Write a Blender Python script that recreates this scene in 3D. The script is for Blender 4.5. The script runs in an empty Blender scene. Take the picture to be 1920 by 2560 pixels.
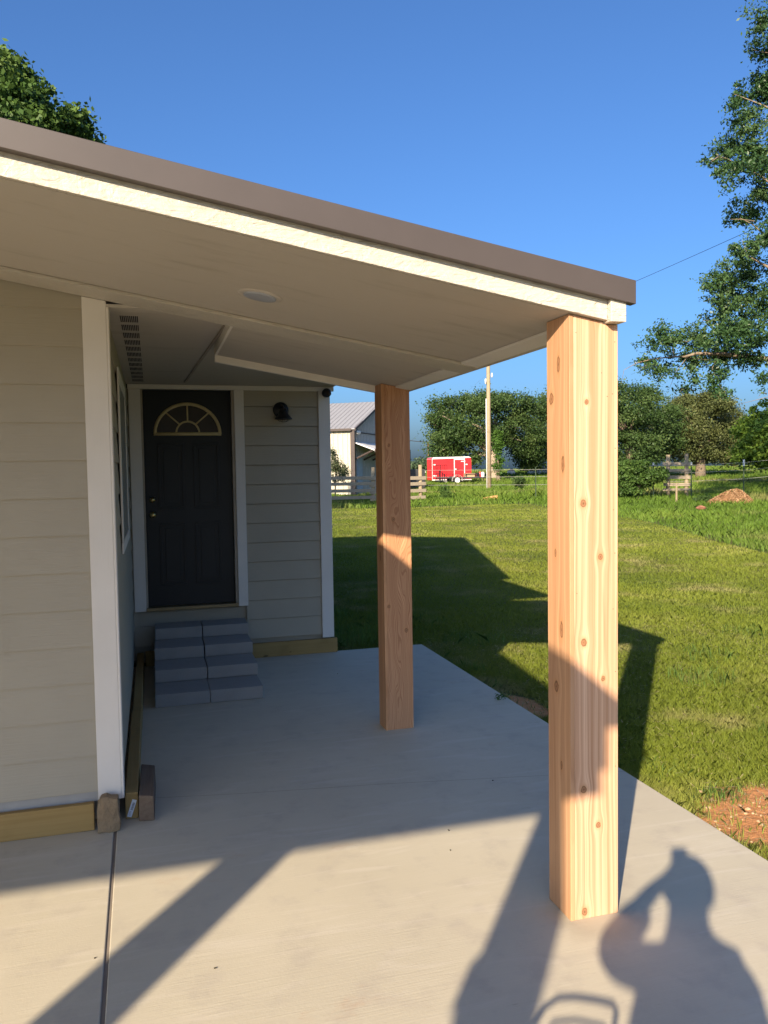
import bpy, math, random
import numpy as np
from mathutils import Vector, Matrix
random.seed(7); RNG = np.random.default_rng(11)
S = bpy.context.scene
C = S.collection
R = math.radians

# ------------------------------------------------------------------ camera
F_PX, YAW, PIT, ROL, CH = 2000.23, 0.28203, 0.05056, -0.01537, 1.7832
fw = Vector((math.sin(YAW)*math.cos(PIT), math.cos(YAW)*math.cos(PIT), -math.sin(PIT)))
r0 = Vector((math.cos(YAW), -math.sin(YAW), 0)); u0 = r0.cross(fw)
rt = r0*math.cos(ROL) + u0*math.sin(ROL); up = -r0*math.sin(ROL) + u0*math.cos(ROL)
cam = bpy.data.cameras.new('camera'); camo = bpy.data.objects.new('camera', cam); C.objects.link(camo)
M = Matrix((rt, up, -fw)).transposed().to_4x4(); M.translation = (0, 0, CH); camo.matrix_world = M
cam.sensor_fit = 'VERTICAL'; cam.sensor_height = 36.0; cam.lens = 36.0*F_PX/2560.0
cam.clip_start = 0.02; cam.clip_end = 3000
S.camera = camo

# ------------------------------------------------------------------ light
SAZ, SEL = R(36.7), R(23.3)          # shadows run this far right of +Y
world = bpy.data.worlds.new("World"); S.world = world; world.use_nodes = True
wn = world.node_tree; wn.nodes.clear()
sky = wn.nodes.new('ShaderNodeTexSky'); sky.sky_type = 'NISHITA'; sky.sun_disc = False
sky.sun_elevation = SEL; sky.sun_rotation = math.pi + SAZ
sky.air_density = 1.0; sky.dust_density = 2.8; sky.ozone_density = 9.5; sky.altitude = 0
bg = wn.nodes.new('ShaderNodeBackground'); bg.inputs[1].default_value = 0.079
wo = wn.nodes.new('ShaderNodeOutputWorld')
wn.links.new(sky.outputs[0], bg.inputs[0]); wn.links.new(bg.outputs[0], wo.inputs[0])
sl = bpy.data.lights.new('sun', 'SUN'); sl.energy = 4.3; sl.angle = R(0.55); sl.color = (1.0, 0.83, 0.61)
so = bpy.data.objects.new('sun', sl); C.objects.link(so)
sdir = Vector((-math.sin(SAZ)*math.cos(SEL), -math.cos(SAZ)*math.cos(SEL), math.sin(SEL)))
so.rotation_euler = sdir.to_track_quat('Z', 'Y').to_euler(); so.location = (-30, -40, 30)
S.view_settings.view_transform = 'Standard'; S.view_settings.look = 'None'
S.view_settings.exposure = 1.36; S.view_settings.gamma = 1.0
S.cycles.max_bounces = 10; S.cycles.diffuse_bounces = 8; S.cycles.transparent_max_bounces = 8

# ------------------------------------------------------------------ helpers
def bear(px, r):                       # world x, y at horizontal distance r in the direction of photo column px (at eye height)
    a = YAW + math.atan((px-960)/F_PX)
    return r*math.sin(a), r*math.cos(a)
def pt(px, py, r):                     # the point seen there at horizontal distance r
    d = fw*F_PX + rt*(px-960) - up*(py-1280); k = r/math.hypot(d.x, d.y)
    return Vector((d.x*k, d.y*k, CH + d.z*k))
def terr(x, y):                        # terrain height
    r = math.hypot(x, y)
    return float(np.interp(r, [0, 12, 25, 40, 55, 75, 110, 160, 3000], [-.10, -.10, .05, .27, .42, .62, 1.45, 1.72, 1.72]))

def tag(o, label, cat, group=None):
    o['label'] = label; o['category'] = cat
    if group: o['group'] = group
    return o
def thing(name, label, cat, loc=(0, 0, 0), group=None):
    o = bpy.data.objects.new(name, None); C.objects.link(o); o.location = loc; o.empty_display_size = .2
    return tag(o, label, cat, group)

class MB:
    def __init__(s): s.v = []; s.f = []
    def add(s, vs, fs):
        n = len(s.v); s.v += [tuple(v) for v in vs]; s.f += [tuple(i+n for i in f) for f in fs]; return s
    def box(s, x0, x1, y0, y1, z0, z1):
        return s.hexa([(x0,y0,z0),(x1,y0,z0),(x1,y1,z0),(x0,y1,z0),(x0,y0,z1),(x1,y0,z1),(x1,y1,z1),(x0,y1,z1)])
    def hexa(s, p):
        return s.add(p, [(3,2,1,0),(4,5,6,7),(0,1,5,4),(1,2,6,5),(2,3,7,6),(3,0,4,7)])
    def obox(s, c, ex, ey, ez, hx, hy, hz):
        c = Vector(c); ex, ey, ez = Vector(ex).normalized()*hx, Vector(ey).normalized()*hy, Vector(ez).normalized()*hz
        return s.hexa([c-ex-ey-ez, c+ex-ey-ez, c+ex+ey-ez, c-ex+ey-ez, c-ex-ey+ez, c+ex-ey+ez, c+ex+ey+ez, c-ex+ey+ez])
    def prism(s, pts, ext):
        n = len(pts); e = Vector(ext); a = [Vector(p) for p in pts]; b = [p+e for p in a]
        return s.add(a+b, [tuple(range(n-1, -1, -1)), tuple(range(n, 2*n))] + [(i, (i+1) % n, n+(i+1) % n, n+i) for i in range(n)])
    def tube(s, pts, rad, n=8, caps=True, closed=False):
        pts = [Vector(p) for p in pts]; k = len(pts)
        if not hasattr(rad, '__len__'): rad = [rad]*k
        vs = []; prev = None
        for i, p in enumerate(pts):
            if closed: t = pts[(i+1) % k]-pts[i-1]
            else: t = pts[min(i+1, k-1)]-pts[max(i-1, 0)]
            t.normalize()
            ref = prev if prev is not None else (Vector((0, 0, 1)) if abs(t.z) < .9 else Vector((1, 0, 0)))
            a = t.cross(ref);
            if a.length < 1e-5: a = t.orthogonal()
            a.normalize(); b = a.cross(t).normalized(); prev = b
            for j in range(n):
                th = 2*math.pi*j/n; vs.append(p + (a*math.cos(th)+b*math.sin(th))*rad[i])
        fs = []
        for i in range(k if closed else k-1):
            i2 = (i+1) % k
            for j in range(n): fs.append((i*n+j, i*n+(j+1) % n, i2*n+(j+1) % n, i2*n+j))
        if caps and not closed: fs += [tuple(range(n-1, -1, -1)), tuple(range((k-1)*n, k*n))]
        return s.add(vs, fs)
    def lathe(s, c, prof, n=24, axis='Z'):     # prof: (radius, height) list
        vs = []
        for r, h in prof:
            for j in range(n):
                a = 2*math.pi*j/n; x, y = r*math.cos(a), r*math.sin(a)
                q = (x, y, h) if axis == 'Z' else ((x, h, y) if axis == 'Y' else (h, x, y))
                vs.append(Vector(c)+Vector(q))
        k = len(prof); fs = [(i*n+j, i*n+(j+1) % n, (i+1)*n+(j+1) % n, (i+1)*n+j) for i in range(k-1) for j in range(n)]
        fs += [tuple(range(n-1, -1, -1)), tuple(range((k-1)*n, k*n))]
        return s.add(vs, fs)
    def build(s, name, mat, parent=None, bevel=0, smooth=False, org=None, segs=2):
        me = bpy.data.meshes.new(name)
        o = bpy.data.objects.new(name, me); C.objects.link(o)
        off = Vector((0, 0, 0))
        q = parent
        while q is not None: off += q.location; q = q.parent
        l = Vector(org) if org is not None else off
        me.from_pydata([tuple(Vector(v)-l) for v in s.v], [], s.f); me.update()
        import bmesh
        b = bmesh.new(); b.from_mesh(me); bmesh.ops.recalc_face_normals(b, faces=b.faces); b.to_mesh(me); b.free()
        me.materials.append(mat)
        if smooth:
            me.polygons.foreach_set('use_smooth', [True]*len(me.polygons))
        o.parent = parent; o.location = l-off if parent is not None else l
        if bevel:
            m = o.modifiers.new('bevel', 'BEVEL'); m.width = bevel; m.segments = segs; m.limit_method = 'ANGLE'; m.angle_limit = R(40)
        return o
def struct(o): o['kind'] = 'structure'; return o
def stuff(o): o['kind'] = 'stuff'; return o

# ------------------------------------------------------------------ materials
class NT:
    def __init__(s, name, rough=.6, spec=.3):
        s.m = bpy.data.materials.new(name); s.m.use_nodes = True; s.t = s.m.node_tree
        s.b = s.t.nodes['Principled BSDF']; s.b.inputs['Roughness'].default_value = rough
        s.b.inputs['Specular IOR Level'].default_value = spec; s._co = None
    def n(s, ty, **k):
        q = s.t.nodes.new(ty)
        for a, v in k.items(): setattr(q, a, v)
        return q
    def l(s, a, b): s.t.links.new(a, b)
    def co(s):
        if s._co is None: s._co = s.n('ShaderNodeTexCoord').outputs['Object']
        return s._co
    def mp(s, scale, src=None, loc=(0, 0, 0)):
        q = s.n('ShaderNodeMapping'); q.inputs['Scale'].default_value = scale; q.inputs['Location'].default_value = loc
        s.l(src or s.co(), q.inputs[0]); return q.outputs[0]
    def noise(s, scale, src=None, det=4, rough=.55, dist=0, fac=True):
        q = s.n('ShaderNodeTexNoise'); q.inputs['Scale'].default_value = scale; q.inputs['Detail'].default_value = det
        q.inputs['Roughness'].default_value = rough; q.inputs['Distortion'].default_value = dist
        s.l(src or s.co(), q.inputs['Vector']); return q.outputs[0 if fac else 1]
    def ramp(s, fac, stops):
        q = s.n('ShaderNodeValToRGB'); e = q.color_ramp.elements
        while len(e) < len(stops): e.new(.5)
        for i, (p, c) in enumerate(stops): e[i].position = p; e[i].color = (*c, 1) if len(c) == 3 else c
        s.l(fac, q.inputs[0]); return q.outputs[0]
    def sm(s, v, a, b):                     # smoothstep 0..1
        q = s.n('ShaderNodeMapRange', interpolation_type='SMOOTHSTEP'); q.inputs[1].default_value = a; q.inputs[2].default_value = b
        s.l(v, q.inputs[0]); return q.outputs[0]
    def math(s, op, a, b=None, c=None):
        q = s.n('ShaderNodeMath', operation=op)
        for i, v in enumerate((a, b, c)):
            if v is None: continue
            if isinstance(v, (int, float)): q.inputs[i].default_value = v
            else: s.l(v, q.inputs[i])
        return q.outputs[0]
    def mix(s, fac, a, b, bt='MIX'):
        q = s.n('ShaderNodeMix', data_type='RGBA', blend_type=bt)
        for i, v in ((0, fac), (6, a), (7, b)):
            if isinstance(v, (int, float)): q.inputs[i].default_value = v
            elif isinstance(v, tuple): q.inputs[i].default_value = (*v, 1)
            else: s.l(v, q.inputs[i])
        return q.outputs[2]
    def col(s, c):
        if isinstance(c, tuple): s.b.inputs['Base Color'].default_value = (*c, 1)
        else: s.l(c, s.b.inputs['Base Color'])
        return s
    def bump(s, h, strength=.3, dist=.01):
        q = s.n('ShaderNodeBump'); q.inputs['Strength'].default_value = strength; q.inputs['Distance'].default_value = dist
        s.l(h, q.inputs['Height']); s.l(q.outputs[0], s.b.inputs['Normal']); return s
    def sep(s, src=None):
        q = s.n('ShaderNodeSeparateXYZ'); s.l(src or s.co(), q.inputs[0]); return q.outputs

def plain(name, c, rough=.6, spec=.3, metal=0, var=.12, vscale=6, bump=0, bscale=60):
    t = NT(name, rough, spec); t.b.inputs['Metallic'].default_value = metal
    n = t.noise(vscale, det=5)
    t.col(t.ramp(n, [(.3, tuple(x*(1-var) for x in c)), (.7, tuple(min(1, x*(1+var)) for x in c))]))
    if bump: t.bump(t.noise(bscale, det=3), bump, .004)
    return t.m

def siding_mat(name, c):
    t = NT(name, .55, .3)
    g = t.noise(14, t.mp((.35, .35, 9)), det=5, rough=.6)
    big = t.noise(1.6, det=3)
    a = t.mix(t.ramp(big, [(.35, (0, 0, 0)), (.7, (1, 1, 1))]), tuple(x*.95 for x in c), tuple(x*1.04 for x in c))
    dirt = t.sm(t.noise(5, t.mp((1, 1, .4)), det=6, rough=.7), .62, .8)
    a = t.mix(t.math('MULTIPLY', dirt, .22), a, (.20, .15, .09))
    t.col(a).bump(g, .35, .004); return t.m
def rough_trim(name, c, vert=True):
    t = NT(name, .55, .3)
    sc = (60, 60, 4) if vert else (6, 60, 60)
    g = t.noise(1.0, t.mp(sc), det=4, rough=.6, dist=.6)
    s = t.noise(3, det=5)
    t.col(t.ramp(s, [(.3, tuple(x*.93 for x in c)), (.7, c)])).bump(g, .25, .003); return t.m
SID = siding_mat('greige lap siding', (.355, .318, .245))
TRIM = rough_trim('white painted trim', (.68, .64, .58))
def fascia_mat():
    t = NT('embossed fascia board', .5, .3)
    g = t.noise(1, t.mp((16, 30, 30)), det=3, rough=.5, dist=1.6)
    g2 = t.noise(1, t.mp((2.2, 60, 90)), det=3)
    h = t.math('ADD', t.math('MULTIPLY', g, .8), t.math('MULTIPLY', g2, .35))
    t.col(t.ramp(t.noise(3), [(.3, (.42, .385, .325)), (.7, (.50, .46, .39))])).bump(h, 1.0, .010); return t.m
FASC = fascia_mat()
def ceil_mat():
    t = NT('painted soffit panel', .6, .2)
    g = t.noise(1, t.mp((3, 40, 40)), det=4, rough=.6)
    d = t.sm(t.noise(1, t.mp((1.2, 9, 9), loc=(3, 1, 0)), det=5, rough=.65), .52, .8)
    g = t.math('ADD', g, t.math('MULTIPLY', t.sm(t.noise(1, t.mp((.35, 22, 22), loc=(1, 4, 0)), det=2), .5, .6), .8))
    t.col(t.mix(t.math('MULTIPLY', d, .6), (.44, .40, .345), (.29, .25, .20))).bump(g, .18, .003); return t.m
CEIL = ceil_mat()
BROWN = plain('brown painted metal', (.066, .054, .049), .45, .4, var=.05)
DOORM = plain('dark painted door', (.008, .011, .013), .45, .3, var=.15, vscale=3)
BRASS = plain('brass', (.55, .42, .18), .28, .5, 1.0)
FANF = plain('tan plastic fanlight frame', (.50, .40, .20), .5)
BLACK = plain('black metal', (.012, .013, .016), .4, .5)
GLASS = plain('dark glass', (.03, .022, .016), .35, .3, var=.3)
WHITE = plain('white plastic', (.70, .69, .66), .45, .3, var=.03)
PALE = plain('pale gunmetal', (.34, .33, .31), .5, .3)

def concrete():
    t = NT('broom finished concrete', .8, .25)
    st = t.noise(1, t.mp((5, 120, 1)), det=3, rough=.6)
    big = t.noise(.9, det=6, rough=.6); mid = t.noise(5, det=6, rough=.65)
    c = t.mix(big, (.42, .378, .285), (.56, .51, .395))
    c = t.mix(t.math('MULTIPLY', t.sm(mid, .48, .72), .55), c, (.39, .345, .285))
    arc = t.noise(1, t.mp((1.1, 7, 1), loc=(2, 0, 0)), det=5, rough=.6, dist=1.5)
    c = t.mix(t.math('MULTIPLY', t.sm(arc, .52, .7), .28), c, (.62, .57, .49))
    red = t.sm(t.noise(1.6, t.mp((1, 1.6, 1), loc=(4, 2, 0)), det=8, rough=.72), .60, .76)
    c = t.mix(t.math('MULTIPLY', red, .42), c, (.43, .24, .14))
    scuff = t.sm(t.noise(1, t.mp((3, 16, 1), loc=(1, 5, 0)), det=6, rough=.75), .63, .74)
    c = t.mix(t.math('MULTIPLY', scuff, .42), c, (.24, .20, .17))
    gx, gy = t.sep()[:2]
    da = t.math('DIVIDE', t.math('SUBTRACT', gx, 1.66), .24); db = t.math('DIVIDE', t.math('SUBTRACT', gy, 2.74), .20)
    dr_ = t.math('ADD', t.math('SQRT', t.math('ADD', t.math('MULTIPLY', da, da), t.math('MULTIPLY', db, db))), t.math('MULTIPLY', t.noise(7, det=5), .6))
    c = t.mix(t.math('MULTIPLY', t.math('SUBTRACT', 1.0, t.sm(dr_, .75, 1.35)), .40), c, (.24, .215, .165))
    mk = t.sm(t.noise(26, t.mp((.6, 2, 1)), det=3, rough=.6), .73, .78)
    c = t.mix(t.math('MULTIPLY', mk, .45), c, (.14, .11, .09))
    c = t.mix(t.math('MULTIPLY', st, .16), c, (.30, .27, .24))
    h = t.math('ADD', t.math('MULTIPLY', st, 1.0), t.math('MULTIPLY', t.noise(90, det=2), .4))
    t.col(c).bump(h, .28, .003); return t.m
CONC = concrete()
JOINT = plain('brown grey joint concrete', (.22, .19, .16), .9, .1)  # brown-grey of the slab joint itself, darker than the slab
def block_mat():
    t = NT('grey cast concrete block', .9, .15)
    n = t.noise(120, det=4, rough=.7); b = t.noise(5, det=5)
    c = t.mix(b, (.27, .262, .245), (.35, .335, .31))
    c = t.mix(t.math('MULTIPLY', n, .4), c, (.17, .17, .17))
    w = t.sm(t.noise(9, det=6, rough=.75), .68, .78)
    t.col(t.mix(t.math('MULTIPLY', w, .5), c, (.36, .36, .36))).bump(n, .6, .004); return t.m
BLOCK = block_mat()

def cedar(name, knots, uv, base=((.62, .34, .17), (.80, .52, .29)), rings=26, seed=0, dark=1.0, sap=None, swirl=.05):
    """uv: 'XZ' (front) or 'YZ' (side) plane; knots: (u, z, ru, rz)"""
    t = NT(name, .55, .25)
    x, y, z = t.sep()[:3]
    u = x if uv == 'XZ' else y
    cw = t.n('ShaderNodeCombineXYZ'); t.l(u, cw.inputs[0]); t.l(z, cw.inputs[2]); cw.inputs[1].default_value = seed
    cc = cw.outputs[0]
    wob = t.noise(1, t.mp((2.2 if swirl < .1 else 7, 1, .55 if swirl < .1 else 1.5), cc), det=2)
    w = t.math('ADD', u, t.math('MULTIPLY', t.math('SUBTRACT', wob, .5), swirl))
    kmask = None; ring = None
    for (ku, kz, ru, rz) in knots:
        du = t.math('SUBTRACT', u, ku); dz = t.math('SUBTRACT', z, kz)
        a = t.math('DIVIDE', du, ru*2.6); b = t.math('DIVIDE', dz, rz*3.4)
        d2 = t.math('ADD', t.math('MULTIPLY', a, a), t.math('MULTIPLY', b, b))
        e = t.math('POWER', 2.718, t.math('MULTIPLY', d2, -1.0))
        w = t.math('SUBTRACT', w, t.math('MULTIPLY', t.math('MULTIPLY', du, e), .93))
        a = t.math('DIVIDE', du, ru); b = t.math('DIVIDE', dz, rz)
        d = t.math('SQRT', t.math('ADD', t.math('MULTIPLY', a, a), t.math('MULTIPLY', b, b)))
        ring = d if ring is None else t.math('MINIMUM', ring, d)
    cx = t.n('ShaderNodeCombineXYZ'); t.l(w, cx.inputs[0]); t.l(z, cx.inputs[2]); cx.inputs[1].default_value = seed
    W_ = cx.outputs[0]
    fine = t.noise(1, t.mp((rings*8, 1, 1.1), W_), det=3, rough=.6)
    wide = t.noise(1, t.mp((rings*1.7, 1, .25), W_), det=2)
    c = t.mix(t.sm(wide, .3, .7), base[0], base[1])
    c = t.mix(t.math('MULTIPLY', t.sm(fine, .46, .70), .48), c, tuple(v*q for v, q in zip(base[0], (.72, .58, .48))))
    if swirl > .1:
        sn = t.math('SINE', t.math('MULTIPLY', w, 620))
        c = t.mix(t.math('MULTIPLY', t.sm(sn, .35, 1.0), .55), c, tuple(v*q for v, q in zip(base[0], (.60, .48, .42))))
    vf = t.noise(1, t.mp((rings*20, 1, 3), W_), det=2)
    c = t.mix(t.math('MULTIPLY', t.sm(vf, .45, .7), .16), c, tuple(v*.62 for v in base[0]))
    streak = t.sm(t.noise(1, t.mp((30, 1, 1.3), W_), det=2, rough=.4), .66, .74)
    c = t.mix(t.math('MULTIPLY', streak, .5), c, tuple(v*q for v, q in zip(base[0], (.62, .5, .42))))
    tone = t.noise(1, t.mp((7, 7, .5), cc), det=3)
    c = t.mix(t.math('MULTIPLY', t.sm(tone, .5, .8), .35), c, (.52, .27, .13))
    if sap is not None:
        s_ = t.sm(t.math('ADD', u, t.math('MULTIPLY', t.math('ADD', z, t.math('MULTIPLY', wob, .5)), -.05)), sap, sap+.02)
        c = t.mix(s_, c, (.78, .60, .38))
    if ring is not None:
        n = t.noise(60, cc, det=3)
        dd = t.math('ADD', ring, t.math('MULTIPLY', t.math('SUBTRACT', n, .5), .85))
        halo = t.math('SUBTRACT', 1.0, t.sm(dd, .9, 2.3))
        c = t.mix(t.math('MULTIPLY', halo, .45), c, (.45, .22, .09))
        core = t.math('SUBTRACT', 1.0, t.sm(dd, .75, 1.1))
        c = t.mix(core, c, (.30, .15, .075))
        rim = t.math('MULTIPLY', t.sm(dd, .7, .9), t.math('SUBTRACT', 1.0, t.sm(dd, .9, 1.15)))
        c = t.mix(t.math('MULTIPLY', rim, .75), c, (.10, .045, .02))
        c = t.mix(t.math('MULTIPLY', t.math('SUBTRACT', 1.0, t.sm(dd, .1, .3)), .7), c, (.12, .06, .03))
    if uv == 'XZ' and knots:
        nd = None
        for (nu, nz) in ((.198, 2.27), (.188, 2.07), (.165, 2.06), (.200, 1.86), (.192, 1.62), (.198, 1.45), (.19, 1.23), (.2, .98), (.03, 2.3), (.14, 2.15), (.031, 1.3), (.2, .6)):
            du = t.math('DIVIDE', t.math('SUBTRACT', u, nu), .0024); dz = t.math('DIVIDE', t.math('SUBTRACT', z, nz), .0016)
            d = t.math('ADD', t.math('MULTIPLY', du, du), t.math('MULTIPLY', dz, dz)); nd = d if nd is None else t.math('MINIMUM', nd, d)
        c = t.mix(t.math('MULTIPLY', t.math('SUBTRACT', 1.0, t.sm(nd, .6, 1.4)), .85), c, (.03, .02, .012))
    if dark != 1: c = t.mix(1.0, c, (dark, dark, dark), 'MULTIPLY')
    t.col(c).bump(fine, .22, .002); return t.m
def lumber(name, a, b, axis=0, rough=.7, knots=()):
    t = NT(name, rough, .2)
    sc = [46, 46, 46]; sc[axis] = 1.6
    g = t.noise(1, t.mp(tuple(sc)), det=4, rough=.6, dist=.5); n = t.noise(4, det=4)
    c = t.mix(g, a, b); c = t.mix(t.math('MULTIPLY', t.sm(n, .5, .8), .4), c, tuple(v*.6 for v in a))
    k = t.sm(t.noise(1, t.mp((7, 9, 14)), det=1), .74, .80)
    c = t.mix(t.math('MULTIPLY', k, .7), c, tuple(v*.3 for v in a))
    t.col(c).bump(g, .3, .003); return t.m
TREAT = lumber('treated lumber', (.26, .165, .055), (.40, .27, .105))
TREATD = lumber('treated lumber lengthwise', (.24, .155, .055), (.36, .25, .10), axis=1)
OLDW = lumber('weathered reddish timber', (.085, .05, .035), (.22, .17, .12), axis=1, rough=.9)
FENCEW = lumber('weathered grey fence board', (.19, .155, .115), (.35, .295, .22), rough=.9)
POSTW = lumber('weathered round post', (.20, .155, .10), (.40, .32, .20), axis=2, rough=.9)

def attr_mat(name, stops, trans=.25, rough=.55, nscale=.5, namt=.35, alt=None):
    """foliage: colour from per-leaf attribute 'rnd' plus patchy noise"""
    t = NT(name, rough, .25)
    a = t.n('ShaderNodeAttribute'); a.attribute_name = 'rnd'
    n = t.noise(nscale, det=3)
    f = t.math('ADD', t.math('MULTIPLY', a.outputs['Fac'], 1-namt), t.math('MULTIPLY', t.sm(n, .3, .7), namt))
    c = t.ramp(f, stops)
    if alt is not None:
        m = t.sm(t.noise(alt[1], t.mp((1, 1, 1), loc=(9, 3, 0)), det=5, rough=.65), alt[2], alt[3])
        c = t.mix(m, c, alt[0])
    t.col(c)
    if trans:
        tr = t.n('ShaderNodeBsdfTranslucent'); t.l(c, tr.inputs[0])
        mx = t.n('ShaderNodeMixShader'); mx.inputs[0].default_value = trans
        out = t.t.nodes['Material Output']
        t.l(t.b.outputs[0], mx.inputs[1]); t.l(tr.outputs[0], mx.inputs[2]); t.l(mx.outputs[0], out.inputs[0])
    return t.m
BARK = plain('grey brown bark', (.16, .125, .09), .9, .1, var=.35, vscale=8, bump=.5, bscale=30)
BARKL = plain('pale bark', (.30, .24, .18), .9, .1, var=.3, vscale=8, bump=.4, bscale=30)  # paler bark tone for the large field trees

# ------------------------------------------------------------------ ground
def ground():
    rs = [0, 1.5, 2.5, 3, 3.5, 4, 5, 6, 7, 8, 10, 12, 15, 18, 21, 25, 30, 35, 40, 47, 55, 65, 75, 90, 110, 135, 160, 220, 400, 900, 2500]
    na = 96; vs = [(0, 0, terr(0, 0))]; fs = []
    for r in rs[1:]:
        for j in range(na):
            a = 2*math.pi*j/na; x, y = r*math.sin(a), r*math.cos(a)
            vs.append((x, y, terr(x, y)))
    for j in range(na): fs.append((0, 1+(j+1) % na, 1+j))
    for i in range(len(rs)-2):
        for j in range(na):
            a, b = 1+i*na+j, 1+i*na+(j+1) % na; fs.append((a, b, b+na, a+na))
    t = NT('lawn soil and thatch', .95, .1)
    big = t.noise(.35, det=5); fine = t.noise(30, det=5, rough=.7)
    c = t.mix(t.sm(big, .35, .65), (.085, .125, .028), (.16, .155, .055))
    c = t.mix(t.sm(fine, .4, .7), c, (.05, .06, .02))
    x, y, z = t.sep()[:3]
    def blob(cx, cy, rx, ry):
        a = t.math('DIVIDE', t.math('SUBTRACT', x, cx), rx); b = t.math('DIVIDE', t.math('SUBTRACT', y, cy), ry)
        return t.math('SQRT', t.math('ADD', t.math('MULTIPLY', a, a), t.math('MULTIPLY', b, b)))
    m = None
    for q in DIRT:
        d = blob(*q); m = d if m is None else t.math('MINIMUM', m, d)
    m = t.math('ADD', m, t.math('MULTIPLY', t.math('SUBTRACT', t.noise(4, det=6, rough=.7), .5), 1.4))
    soil = t.mix(t.noise(12, det=6, rough=.7), (.40, .165, .06), (.60, .30, .135))
    soil = t.mix(t.sm(t.noise(55, det=3, rough=.6), .62, .72), soil, (.55, .40, .26))
    c = t.mix(t.math('SUBTRACT', 1.0, t.sm(m, .85, 1.15)), c, soil)
    t.col(c).bump(t.noise(25, det=5, rough=.7), .8, .03)
    return struct(MB().add(vs, fs).build('ground', t.m))
DIRT = [(3.50, 3.36, .85, .50), (3.05, 2.55, .6, .6), (2.80, 5.75, .14, .35), (4.6, 3.0, .9, .5)]
ground()

# patio slab with two joints
XS, YB, XC, YF = 2.6273, 7.745, -.1922, 2.7209
sb = MB()
jl = lambda y: -.2252+(4.1508-y)*.0133     # left joint x(y)
sb.prism([(-9, -7, -.16), (jl(-7)-.008, -7, -.16), (jl(YB)-.008, YB+.1, -.16), (-9, YB+.1, -.16)], (0, 0, .16))
sb.prism([(jl(-7)+.008, -7, -.16), (XS, -7, -.16), (XS, YB, -.16), (jl(YB)+.008, YB, -.16)], (0, 0, .16))
struct(sb.build('patio_slab', CONC, bevel=.004))
jb = MB(); jb.prism([(jl(-7)-.0075, -7, -.010), (jl(-7)+.0075, -7, -.010), (jl(YB)+.0075, YB, -.010), (jl(YB)-.0075, YB, -.010)], (0, 0, .004))
struct(jb.build('patio_expansion_joint', JOINT))
cj = [(-.2, 4.56), (.4, 4.44), (1.2, 4.32), (2.16, 4.14), (XS-.003, 4.05)]
cb = MB()
for (xa, ya), (xb, yb_) in zip(cj[:-1], cj[1:]):
    cb.add([(xa, ya-.002, .0012), (xb, yb_-.002, .0012), (xb, yb_+.002, .0012), (xa, ya+.002, .0012)], [(0, 1, 2, 3)])
struct(cb.build('patio_crack_line', plain('hairline joint', (.30, .26, .22), .9, .1)))

# ------------------------------------------------------------------ house
house = thing('house', 'greige lap-sided house with white trim and a brown metal shed roof over its porch', 'house', (-3.0, 8.0, 0))
cz = lambda x: 2.6337-.1701*x            # porch ceiling height
EXP = .1865; SB = .182                   # lap exposure, first lap bottom
def laps(fn, n):                          # fn(z0, z1, k) adds a board
    for k in range(n): fn(SB+k*EXP, SB+(k+1)*EXP+.012, k)
# wall facing the camera, left
yW = 4.262
b = MB()
def lapA(z0, z1, k):
    xe = min(-.3, (2.6337+.02-z0)/.1701)
    z0 += .0012; b.hexa([(-7.5, yW-.020, z0), (xe, yW-.020, z0), (xe, yW+.006, z0), (-7.5, yW+.006, z0), (-7.5, yW-.006, z1-.010), (xe, yW-.006, z1-.010), (xe, yW+.006, z1-.010), (-7.5, yW+.006, z1-.010)])
laps(lapA, 18)
b.build('siding', SID, house)
b = MB(); b.prism([(-7.5, yW+.030, .02), (XC-.015, yW+.030, .02), (XC-.015, yW+.030, 2.68), (-7.5, yW+.030, 3.85)], (0, .1, 0)); b.build('wall', SID, house)
b = MB().box(-7.5, -.3, yW-.006, yW+.009, .128, .18); b.build('skirt_trim', PALE, house)
# porch side wall
b = MB()
def lapC(z0, z1, k):
    b.hexa([(XC-.02, yW+.12, z0), (XC+.004, yW+.05, z0), (XC+.004, YB, z0), (XC-.02, YB, z0), (XC-.02, yW+.12, z1), (XC-.008, yW+.05, z1), (XC-.008, YB, z1), (XC-.02, YB, z1)])
laps(lapC, 13)
b.build('siding', SID, house)
MB().box(XC-.14, XC-.021, yW+.12, YB+.02, .02, 2.6).build('wall', SID, house)
# wall with the door
b = MB(); yD = YB
def lapB(z0, z1, k):
    if z1 > 2.6: z1 = 2.6
    for xa, xb in (((XC, 1.583),) if z1 < .55 else ((XC, -.16), (.85, 1.583))):
        b.hexa([(xa, yD-.018, z0+.0045), (xb, yD-.018, z0+.0045), (xb, yD+.008, z0+.0045), (xa, yD+.008, z0+.0045), (xa, yD-.004, z1-.012), (xb, yD-.004, z1-.012), (xb, yD+.008, z1-.012), (xa, yD+.008, z1-.012)])
laps(lapB, 13)
b.build('siding', SID, house)
b = MB(); b.box(XC, -.1, yD+.035, yD+.16, .02, 2.62); b.box(.79, 1.68, yD+.035, yD+.16, .02, 2.62); b.box(-.1, .79, yD+.035, yD+.16, .02, .5); b.box(-.1, .79, yD+.035, yD+.16, 2.61, 2.62)
b.box(-7.4, 1.68, yD+.17, 15.4, .02, 2.6); b.build('wall', SID, house)
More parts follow.
